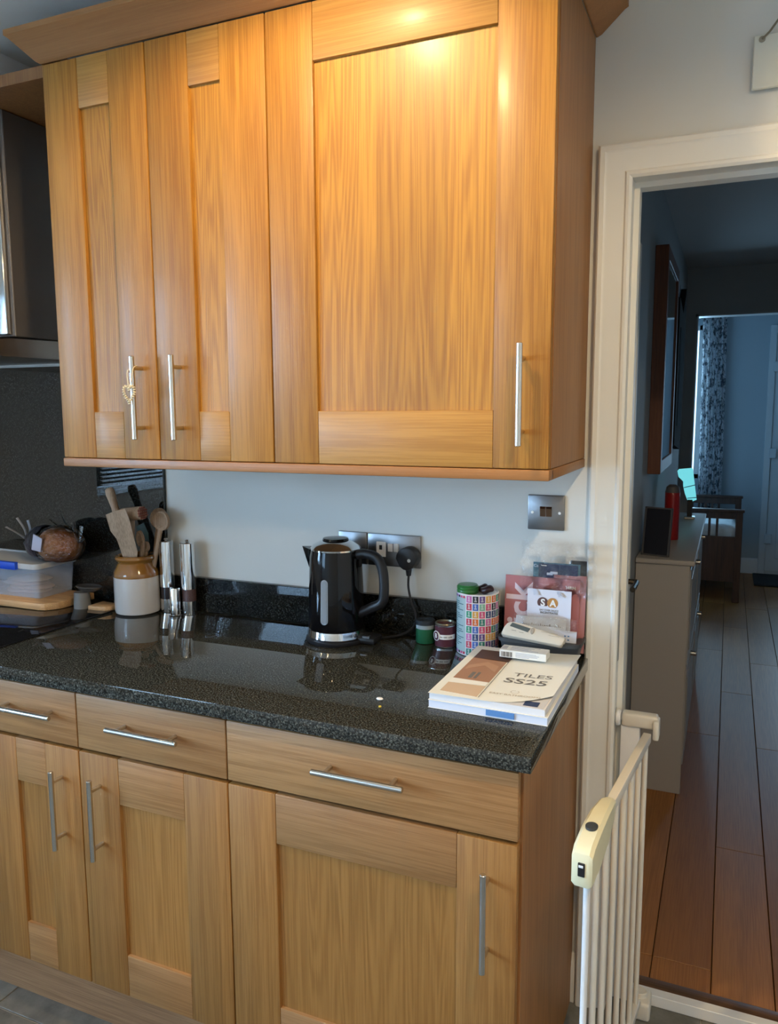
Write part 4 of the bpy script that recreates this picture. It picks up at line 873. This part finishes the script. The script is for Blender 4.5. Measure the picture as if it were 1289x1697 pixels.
# wrapped item with barcode behind the device
t, on, rt = leaflet('wrapped_letter', 'film wrapped white letter with barcode lying behind the cream thermostat', 'letter', -.140, -.020, .955, 1.010, -.088, -.066, mat('pale_blue_paper', (.58, .64, .74), .3), .002, tilt=.0)
b = new()
for k in range(22): 
    xx = -.122+k*.0042; h_ = .006 if k % 5 else .009
    box(b, (xx, on(0, .994)[1]-.0004, .988), (xx+.0010+.0012*(k in (12, 13, 14, 15)), on(0, .994)[1]+.0006, .988+h_), 0)
obj('barcode', b, INK, t)
b = new(); G = []
for i in range(15):
    G.append([b.verts.new((-.145+.150*i/14, -.069-.006*j+.003*math.sin(i*1.7+j)+random.uniform(-.001, .001), 1.022-.012*abs(i-5)/9-.009*j+.002*math.sin(i))) for j in range(4)])
for i in range(14):
    for j in range(3): f = b.faces.new((G[i][j], G[i+1][j], G[i+1][j+1], G[i][j+1])); f.smooth = True
obj('film', b, CLEAR, t, sharp=180)
t, on, rt = leaflet('folded_paper', 'folded white printed paper at the right end of the tray', 'paper', -.045, .006, .935, .986, -.094, -.078, mat('blue_white_paper', (.62, .66, .78), .5), .003)
b = new()
for k in range(4):
    for j in range(2): zz = .950+k*.008; box(b, (-.022+j*.008, on(0, zz)[1]-.0003, zz), (-.018+j*.008, on(0, zz)[1]+.0005, zz+.003))
obj('small_print', b, BLUEP, t)
# cream thermostat
th = thing('thermostat', 'cream handheld digital thermostat resting on the dark tray', 'thermostat', (-.09, -.10, .966))
b = new(); prism(b, [(-.079, -.017), (-.076, .0), (-.070, .012), (-.058, .017), (-.030, .0155), (.0, .010), (.066, .0), (.069, -.004), (.064, -.020), (.060, -.022), (-.076, -.020)], 'xz', -.012, .008, bev=.0035)
o1 = obj('casing', b, CREAMD, th)
b = new(); prism(b, [(-.062, .004), (-.058, .013), (-.014, .006), (-.018, -.004)], 'xz', -.0135, -.0110); o2 = obj('display', b, GREYD, th)
b = new(); prism(b, [(-.008+.0042*math.cos(a), .001+.008*math.sin(a)) for a in [2*PI*k/14 for k in range(14)]], 'xz', -.0140, -.011, bev=.0008); o3 = obj('rocker_button', b, mat('taupe_button', (.36, .31, .25), .5), th)
b = new()
for a_, c_2 in ((-.056, -.006), (-.038, -.008)): box(b, (a_, -.0128, c_2), (a_+.011, -.0115, c_2+.0016), .0003)
box(b, (.012, -.0124, .003), (.05, -.0118, .0038)); box(b, (.03, -.0124, -.003), (.055, -.0118, -.0023)); o4 = obj('small_buttons', b, mat('taupe_button_small', (.40, .35, .29), .5), th)
tp = W(888, 1053, 1, -.112)
Rm = Matrix.Rotation(math.radians(4), 4, 'Y') @ Matrix.Rotation(math.radians(-38), 4, 'X')
for o in (o1, o2, o3, o4):
    o.matrix_parent_inverse = Matrix(); o.location = (0, 0, 0)
th.location = (tp.x, -.108, tp.z+.002); th.rotation_euler = Rm.to_euler()
# clear plastic bag standing behind the papers
b = new(); NX, NY = 26, 14; G = []
random.seed(3)
for i in range(NX+1):
    col = []
    for j in range(NY+1):
        xx = -.135+.178*i/NX; zz = 1.06+.128*j/NY+.004*math.sin(i*.9)*(j/NY)
        yy = -.045+.012*math.sin(i*.75+j*.5)*math.cos(j*.8)+random.uniform(-.003, .003)
        col.append(b.verts.new((xx, min(yy, -.004) if xx < JX-.08 else min(yy, -.03), zz)))
    G.append(col)
for i in range(NX):
    for j in range(NY): f = b.faces.new((G[i][j], G[i+1][j], G[i+1][j+1], G[i][j+1])); f.smooth = True
tag(obj('plastic_bag', b, CLEAR, sharp=180), 'crumpled clear plastic bag sticking up behind the papers in the tray', 'bag')
# heart of shells on the first handle
hc_ = W(214, 655, 1, -.447); ht = thing('shell_heart', 'small heart of cream shell beads hanging on the first cabinet handle', 'ornament', (hc_.x, hc_.y, hc_.z+.03))
def heart(t_): 
    X = 16*math.sin(t_)**3; Z = 13*math.cos(t_)-5*math.cos(2*t_)-2*math.cos(3*t_)-math.cos(4*t_); return X/16*.0155, (Z+3)/14*.019
pts = []; 
for k in range(400): pts.append(heart(2*PI*k/400))
L_ = [0]
for k in range(1, 401): p_, q_ = pts[k-1], pts[k % 400]; L_.append(L_[-1]+math.hypot(p_[0]-q_[0], p_[1]-q_[1]))
NB = 24; bmz = bmesh.new(); bmesh.ops.create_icosphere(bmz, subdivisions=2, radius=1)
for v_ in bmz.verts: v_.co = Vector((v_.co.x*.0042, v_.co.y*.0036, v_.co.z*.0021))
for f in bmz.faces: f.smooth = True
bead_me = bpy.data.meshes.new('bead'); bmz.to_mesh(bead_me); bmz.free(); bead_me.materials.append(SHELLM)
for k in range(NB):
    s_ = L_[-1]*k/NB; i = min(range(400), key=lambda q_: abs(L_[q_]-s_)); X, Z = pts[i]; X2, Z2 = pts[(i+3) % 400]
    o = bpy.data.objects.new('bead', bead_me); COL.objects.link(o); o.parent = ht
    o.location = Vector((hc_.x+X, hc_.y, hc_.z+Z))-ht.location; o.rotation_euler = (0, -math.atan2(Z2-Z, X2-X)+PI/2+random.uniform(-.2, .2), random.uniform(-.4, .4))
b = new(); top = Vector((-.9455, -.4215, 1.602))
tube(b, smooth_path([(hc_.x, hc_.y, hc_.z+.018), (hc_.x-.003, -.446, hc_.z+.030), (-.958, -.4385, 1.590), top], 4), .0011, 6)
tube(b, smooth_path([(hc_.x, hc_.y, hc_.z+.018), (hc_.x+.006, -.444, hc_.z+.035), (-.944, -.436, 1.595), top], 4), .0011, 6); obj('cord', b, SHELLM, ht)
# hanging plaque on the wall
pq = thing('wall_plaque', 'pale wooden plaque hanging by a cord at the top right', 'plaque', (.4, -.012, 2.13))
b = new(); box(b, (.3165, -.016, 2.142), (.56, -.009, 2.246), .002); obj('board', b, mat('plaque_paint', (.66, .66, .58), .6), pq)
b = new(); cyl(b, (.332, -.0162, 2.2365), (.332, -.0172, 2.2365), .0062, seg=16); obj('hole', b, mat('plaque_hole', (.30, .28, .22), .7), pq)
b = new(); tube(b, [(.332, -.017, 2.2365), (.345, -.018, 2.248), (.40, -.012, 2.325), (.438, -.006, 2.375), (.476, -.012, 2.325), (.532, -.018, 2.248), (.544, -.017, 2.2365)], .0022, 8); obj('cord', b, mat('brown_cord', (.22, .19, .13), .8), pq)
# ------------------------------------------------------------------ stair gate
g = thing('stair_gate', 'cream metal stair gate swung open beside the doorway', 'gate', (.17, .03, 0))
P1 = Vector((.166, -.030, 0)); P2 = Vector((.113, -.575, 0)); dv_ = (P2-P1)
def gp(f, z): p = P1+dv_*f; return Vector((p.x, p.y, z))
Mg = Matrix.Rotation(math.atan2(dv_.y, dv_.x), 4, 'Z')
def gbox(f0, f1, z0, z1, w_, bev=.002):
    b = new(); L_2 = dv_.length*(f1-f0); t_ = bmesh.new(); box(t_, (0, -w_/2, z0), (L_2, w_/2, z1), bev, 2); merge(b, t_, 0, Matrix.Translation(gp(f0, 0)) @ Mg); return b
obj('top_rail', gbox(0, .80, .728, .750, .018), GATEM, g); obj('bottom_rail', gbox(0, .97, .055, .072, .018), GATEM, g)
for k, f in enumerate((.03, .165, .30, .435, .57, .70, .83, .955)):
    b = new(); cyl(b, gp(f, .064), gp(f, .735), .0062, seg=12); obj('bar', b, GATEM if k < 7 else WHITEP, g)
# latch handle: tapered housing
b = new(); t_ = bmesh.new(); L_2 = dv_.length*.36
prof = [(0, .742, .756, .011), (.03, .724, .766, .015), (.08, .704, .770, .0175), (.14, .690, .765, .0185), (.185, .684, .756, .0185), (.2, .684, .745, .0180), (.203, .690, .735, .015)]
R = []
for s_, za, zb_, hw in prof:
    c_r = .006; ring = []
    for (yy, zz) in ((-hw+c_r, za), (hw-c_r, za), (hw, za+c_r), (hw, zb_-c_r), (hw-c_r, zb_), (-hw+c_r, zb_), (-hw, zb_-c_r), (-hw, za+c_r)): ring.append(t_.verts.new((s_, yy, zz)))
    R.append(ring)
for a_, c_2 in zip(R, R[1:]):
    for k in range(8): t_.faces.new((a_[k], a_[(k+1) % 8], c_2[(k+1) % 8], c_2[k]))
t_.faces.new(R[0]); t_.faces.new(R[-1][::-1]); merge(b, t_, 0, Matrix.Translation(gp(.66, 0)) @ Mg)
lh = obj('latch_handle', b, CREAMP, g, label='yellowed cream plastic latch handle')
b = new(); t_ = bmesh.new(); lathe(t_, [(0, .765), (.011, .765), (.011, .7685), (.009, .7695), (0, .7695)], (.140, 0, -.0015), 18, sx=1.25); merge(b, t_, 0, Matrix.Translation(gp(.66, 0)) @ Mg); obj('release_button', b, SLATE, lh)
b = new(); t_ = bmesh.new(); box(t_, (.200, -.006, .705), (.2055, .006, .730), .001); merge(b, t_, 0, Matrix.Translation(gp(.66, 0)) @ Mg); obj('slide_switch', b, BLKP, lh)
b = new(); t_ = bmesh.new(); box(t_, (.2045, -.0045, .722), (.2062, .0035, .7265), .0005); merge(b, t_, 0, Matrix.Translation(gp(.66, 0)) @ Mg); obj('switch_tab', b, WHITEP, lh)
# pressure frame in the doorway
gf = thing('gate_frame', 'white pressure fitted gate frame standing in the doorway', 'frame', (.12, .03, 0))
b = new(); box(b, (.102, .006, .03), (.146, .03, .745), .002, 2); obj('upright', b, WHITEP, gf)
b = new(); box(b, (.104, .000, .745), (.186, .032, .778), .006, 3); box(b, (.176, -.012, .725), (.190, .028, .772), .004, 2); obj('top_bracket', b, GATEM, gf)
b = new(); cyl(b, (JX+.001, .016, .760), (JX+.013, .016, .760), .019, seg=20, bev=.003); cyl(b, (JX+.012, .016, .760), (.106, .016, .760), .005, seg=10); obj('wall_pad', b, WHITEP, gf)
b = new(); box(b, (.104, .050, .0006), (HX1-.03, .078, .030), .0012, 1); obj('floor_bar', b, WHITEP, gf)
b = new(); box(b, (.150, -.015, .0006), (.196, .049, .048), .008, 3); cyl(b, (.170, .018, .045), (.170, .018, .060), .016, seg=18, bev=.002); obj('hinge_foot', b, GATEM, gf)
# ------------------------------------------------------------------ hall things
hcab = thing('hall_cabinet', 'long shallow taupe painted cabinet along the hall wall', 'cabinet', (.1, 1.95, 0))
ca, cb2_ = 1.245, 2.70
b = new(); box(b, (.0, ca, 0.0), (.196, ca+.018, .91), .001); obj('side_panel', b, TAUPE, hcab)
b = new(); box(b, (.0, cb2_-.018, 0.0), (.196, cb2_, .91), .001); obj('side_panel', b, TAUPE, hcab)
b = new(); box(b, (.0, ca+.018, .06), (.184, cb2_-.018, .909)); obj('carcass', b, TAUPE, hcab)
b = new(); box(b, (-.001, ca-.012, .911), (.214, cb2_+.01, .931), .005, 3); obj('top', b, TAUPE, hcab)
for k in range(2):
    y0 = ca+.03+k*.705; b = new(); box(b, (.185, y0, .11), (.200, y0+.685, .50), .002); box(b, (.199, y0+.05, .16), (.203, y0+.635, .45), .002); fd_ = obj('tilt_door', b, TAUPE, hcab); b = new(); cyl(b, (.2, y0+.34, .465), (.222, y0+.34, .465), .011, seg=14); obj('knob', b, STEEL, fd_)
    b = new(); box(b, (.185, y0, .515), (.200, y0+.685, .89), .002); box(b, (.199, y0+.05, .56), (.203, y0+.635, .845), .002); fd_ = obj('tilt_door', b, TAUPE, hcab); b = new(); cyl(b, (.2, y0+.34, .86), (.222, y0+.34, .86), .011, seg=14); obj('knob', b, STEEL, fd_)
# framed picture standing on it
pf = thing('photo_frame', 'dark photo frame standing on the near end of the hall cabinet', 'photo frame', (.065, 1.32, .931))
b = new(); P = [(.012, 1.305), (.115, 1.275)]
dx, dy = P[1][0]-P[0][0], P[1][1]-P[0][1]; ll = math.hypot(dx, dy); Mf = Matrix.Translation((P[0][0], P[0][1], .9315)) @ Matrix.Rotation(math.atan2(dy, dx), 4, 'Z') @ Matrix.Rotation(math.radians(-8), 4, 'X')
t_ = bmesh.new(); h_ = .190
for a_, c_2 in (((0, 0, 0), (.007, .012, h_)), ((ll-.007, 0, 0), (ll, .012, h_)), ((0, 0, 0), (ll, .012, .007)), ((0, 0, h_-.007), (ll, .012, h_))): box(t_, a_, c_2, .001)
merge(b, t_, 0, Mf); obj('frame', b, mat('pewter', (.12, .12, .13), .4, .5), pf)
b = new(); t_ = bmesh.new(); box(t_, (.006, .004, .006), (ll-.006, .010, h_-.006)); merge(b, t_, 0, Mf); obj('picture', b, mat('near_black_print', (.006, .008, .018), .5), pf)
b = new(); t_ = bmesh.new(); box(t_, (ll*.75, .012, .0), (ll*.80, .016, .12)); merge(b, t_, 0, Mf @ Matrix.Rotation(math.radians(-22), 4, 'X')); obj('easel_leg', b, mat('pale_card', (.3, .3, .3), .6), pf)
b = new(); lathe(b, [(0, 0), (.030, 0), (.031, .004), (.031, .185), (.031, .205), (.027, .214), (.024, .226), (.0, .232)], (.094, 1.74, .9315), 28)
rb = tag(obj('red_flask', b, REDM), 'red cylindrical flask with grey cap behind the photo frame', 'flask')
b = new(); lathe(b, [(.0315, .206), (.029, .217), (.026, .230), (.014, .240), (0, .241)], (.094, 1.74, .9315), 28); obj('cap', b, mat('grey_cap', (.09, .09, .10), .5), rb)
# curved ornament; added emission stands in for bright window light caught there
mo = thing('painted_glow_panel', 'small pale cyan curved panel with painted window glow at the far end of the hall cabinet', 'curved ornament', (.11, 2.5, .931))
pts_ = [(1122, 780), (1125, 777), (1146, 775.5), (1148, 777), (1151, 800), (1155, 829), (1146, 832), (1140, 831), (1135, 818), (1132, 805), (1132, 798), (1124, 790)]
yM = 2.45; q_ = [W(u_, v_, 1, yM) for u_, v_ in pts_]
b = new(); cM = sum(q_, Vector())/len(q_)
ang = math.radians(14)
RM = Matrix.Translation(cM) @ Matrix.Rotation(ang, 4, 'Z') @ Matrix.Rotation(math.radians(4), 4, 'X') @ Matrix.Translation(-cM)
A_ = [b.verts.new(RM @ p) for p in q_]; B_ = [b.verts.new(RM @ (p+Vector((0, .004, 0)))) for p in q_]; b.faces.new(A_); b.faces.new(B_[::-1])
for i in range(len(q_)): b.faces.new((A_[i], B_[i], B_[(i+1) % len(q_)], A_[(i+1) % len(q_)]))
obj('panel', b, mat('painted_window_glow', (.2, .5, .5), .2, emit=((.16, .66, .74), .8)), mo)
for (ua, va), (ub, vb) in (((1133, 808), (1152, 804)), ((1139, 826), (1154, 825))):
    b = new(); tube(b, [RM @ (W(ua, va, 1, yM-.002)), RM @ (W(ub, vb, 1, yM-.002))], .002, 6); obj('window_line', b, BLKP, mo)  # dark lines imitate window bars within the painted glow
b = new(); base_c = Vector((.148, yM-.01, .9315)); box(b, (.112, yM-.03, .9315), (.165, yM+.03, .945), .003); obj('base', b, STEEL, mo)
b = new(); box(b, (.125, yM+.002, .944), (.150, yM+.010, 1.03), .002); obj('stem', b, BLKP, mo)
# wooden wall frame (mirror) and second frame
wf = thing('wall_mirror', 'tall red brown wooden framed mirror on the hall wall', 'mirror', (.02, 1.95, 1.2))
for nm, y0, y1, z0, z1 in (('frame_side', 1.60, 1.655, 1.225, 2.16), ('frame_side', 2.245, 2.30, 1.225, 2.16)):
    b = new(); box(b, (-.0025, y0, z0), (.050, y1, z1), .002); obj(nm, b, REDWOOD, wf)
for z0, z1 in ((1.225, 1.28), (2.105, 2.16)): b = new(); box(b, (-.0025, 1.655, z0), (.050, 2.245, z1), .002); obj('frame_rail', b, REDWOOD, wf)
b = new(); box(b, (-.0025, 1.655, 1.28), (.044, 2.245, 2.105)); obj('mirror', b, mat('dim_mirror', (.55, .6, .6), .04, 1), wf)
w2_ = thing('wall_picture', 'dark framed picture farther along the hall wall', 'picture', (.02, 3.0, 1.2))
b = new(); prism(b, [(2.75, 1.30), (3.30, 1.25), (3.42, 1.75), (3.35, 2.22), (3.12, 2.05), (2.78, 2.10)], 'yz', -.0025, .03); obj('frame', b, mat('charcoal_frame', (.03, .025, .022), .9, spec=.1), w2_)
b = new(); box(b, (.029, 2.9, 1.4), (.033, 3.2, 1.95)); obj('picture', b, mat('dim_print', (.03, .04, .045), .95, spec=.1), w2_)
# curtain
cu = None; b = new(); n_ = 60; rows = [2.335, 2.0, 1.5, 1.0, .5]; G = []
for z in rows:
    r_ = []
    for k in range(n_+1):
        f = k/n_; wdt = .20 if z > .9 else .19; xx = .046+wdt*f+.035*(1-(z/2.33)); r_.append(b.verts.new((xx, 5.80+.03*math.sin(f*PI*9), z)))
    G.append(r_)
for a_, c_2 in zip(G, G[1:]):
    for k in range(n_): f = b.faces.new((a_[k], a_[k+1], c_2[k+1], c_2[k])); f.smooth = True
tag(obj('curtain', b, curtain_mat('patterned_curtain'), sharp=180), 'blue grey patterned curtain beside the far room window', 'curtain')
b = new(); cyl(b, (-1.2, 5.80, 2.345), (.30, 5.80, 2.345), .012, seg=12); box(b, (.20, 5.80, 2.335), (.22, 5.919, 2.355), .001); box(b, (-1.1, 5.80, 2.335), (-1.08, 5.919, 2.355), .001); tag(obj('curtain_pole', b, STEEL), 'curtain pole above the far room window', 'pole')
# settle bench
sb = thing('settle_bench', 'dark wooden settle with slatted arms in the far room', 'bench', (.1, 5.0, 0))
def arm(y, z_top):
    for nm, x0, x1, z0, z1 in (('post', .385, .435, 0, z_top-.02), ('post', -.60, -.55, 0, z_top-.02)):
        b = new(); box(b, (x0, y, z0), (x1, y+.045, z1), .003); obj(nm, b, DARKWOOD, sb)
    b = new(); box(b, (-.62, y-.008, z_top-.022), (.445, y+.055, z_top), .004); obj('arm_rail', b, DARKWOOD, sb)
    b = new(); box(b, (-.55, y+.01, z_top-.075), (.385, y+.035, z_top-.022), .002); obj('arm_rail', b, DARKWOOD, sb)
    b = new(); box(b, (-.55, y+.01, .16), (.385, y+.035, .515), .002); obj('side_board', b, DARKWOOD, sb)
    for k in range(8):
        x0 = .245-k*.055; b = new(); box(b, (x0, y+.012, .515), (x0+.018, y+.032, z_top-.075), .001); obj('slat', b, DARKWOOD, sb)
arm(4.65, .728); arm(5.62, .735)
b = new(); box(b, (-.55, 4.70, .40), (.40, 5.62, .44), .003); obj('seat', b, DARKWOOD, sb)
b = new(); box(b, (.40, 4.70, .16), (.425, 5.62, .40), .003); obj('front_board', b, DARKWOOD, sb)
b = new(); box(b, (-.5, 4.72, .441), (.39, 5.60, .60), .05, 4); tag(obj('seat_cushion', b, mat('pale_cushion', (.80, .86, .88), .8, bump=(20, .6, .02))), 'pale patterned cushion on the dark settle bench', 'cushion')
b = new(); box(b, (.56, 5.36, .0005), (1.4, 5.86, .016), .004); tag(obj('door_mat', b, RUBBER), 'dark door mat in front of the white far door', 'mat')
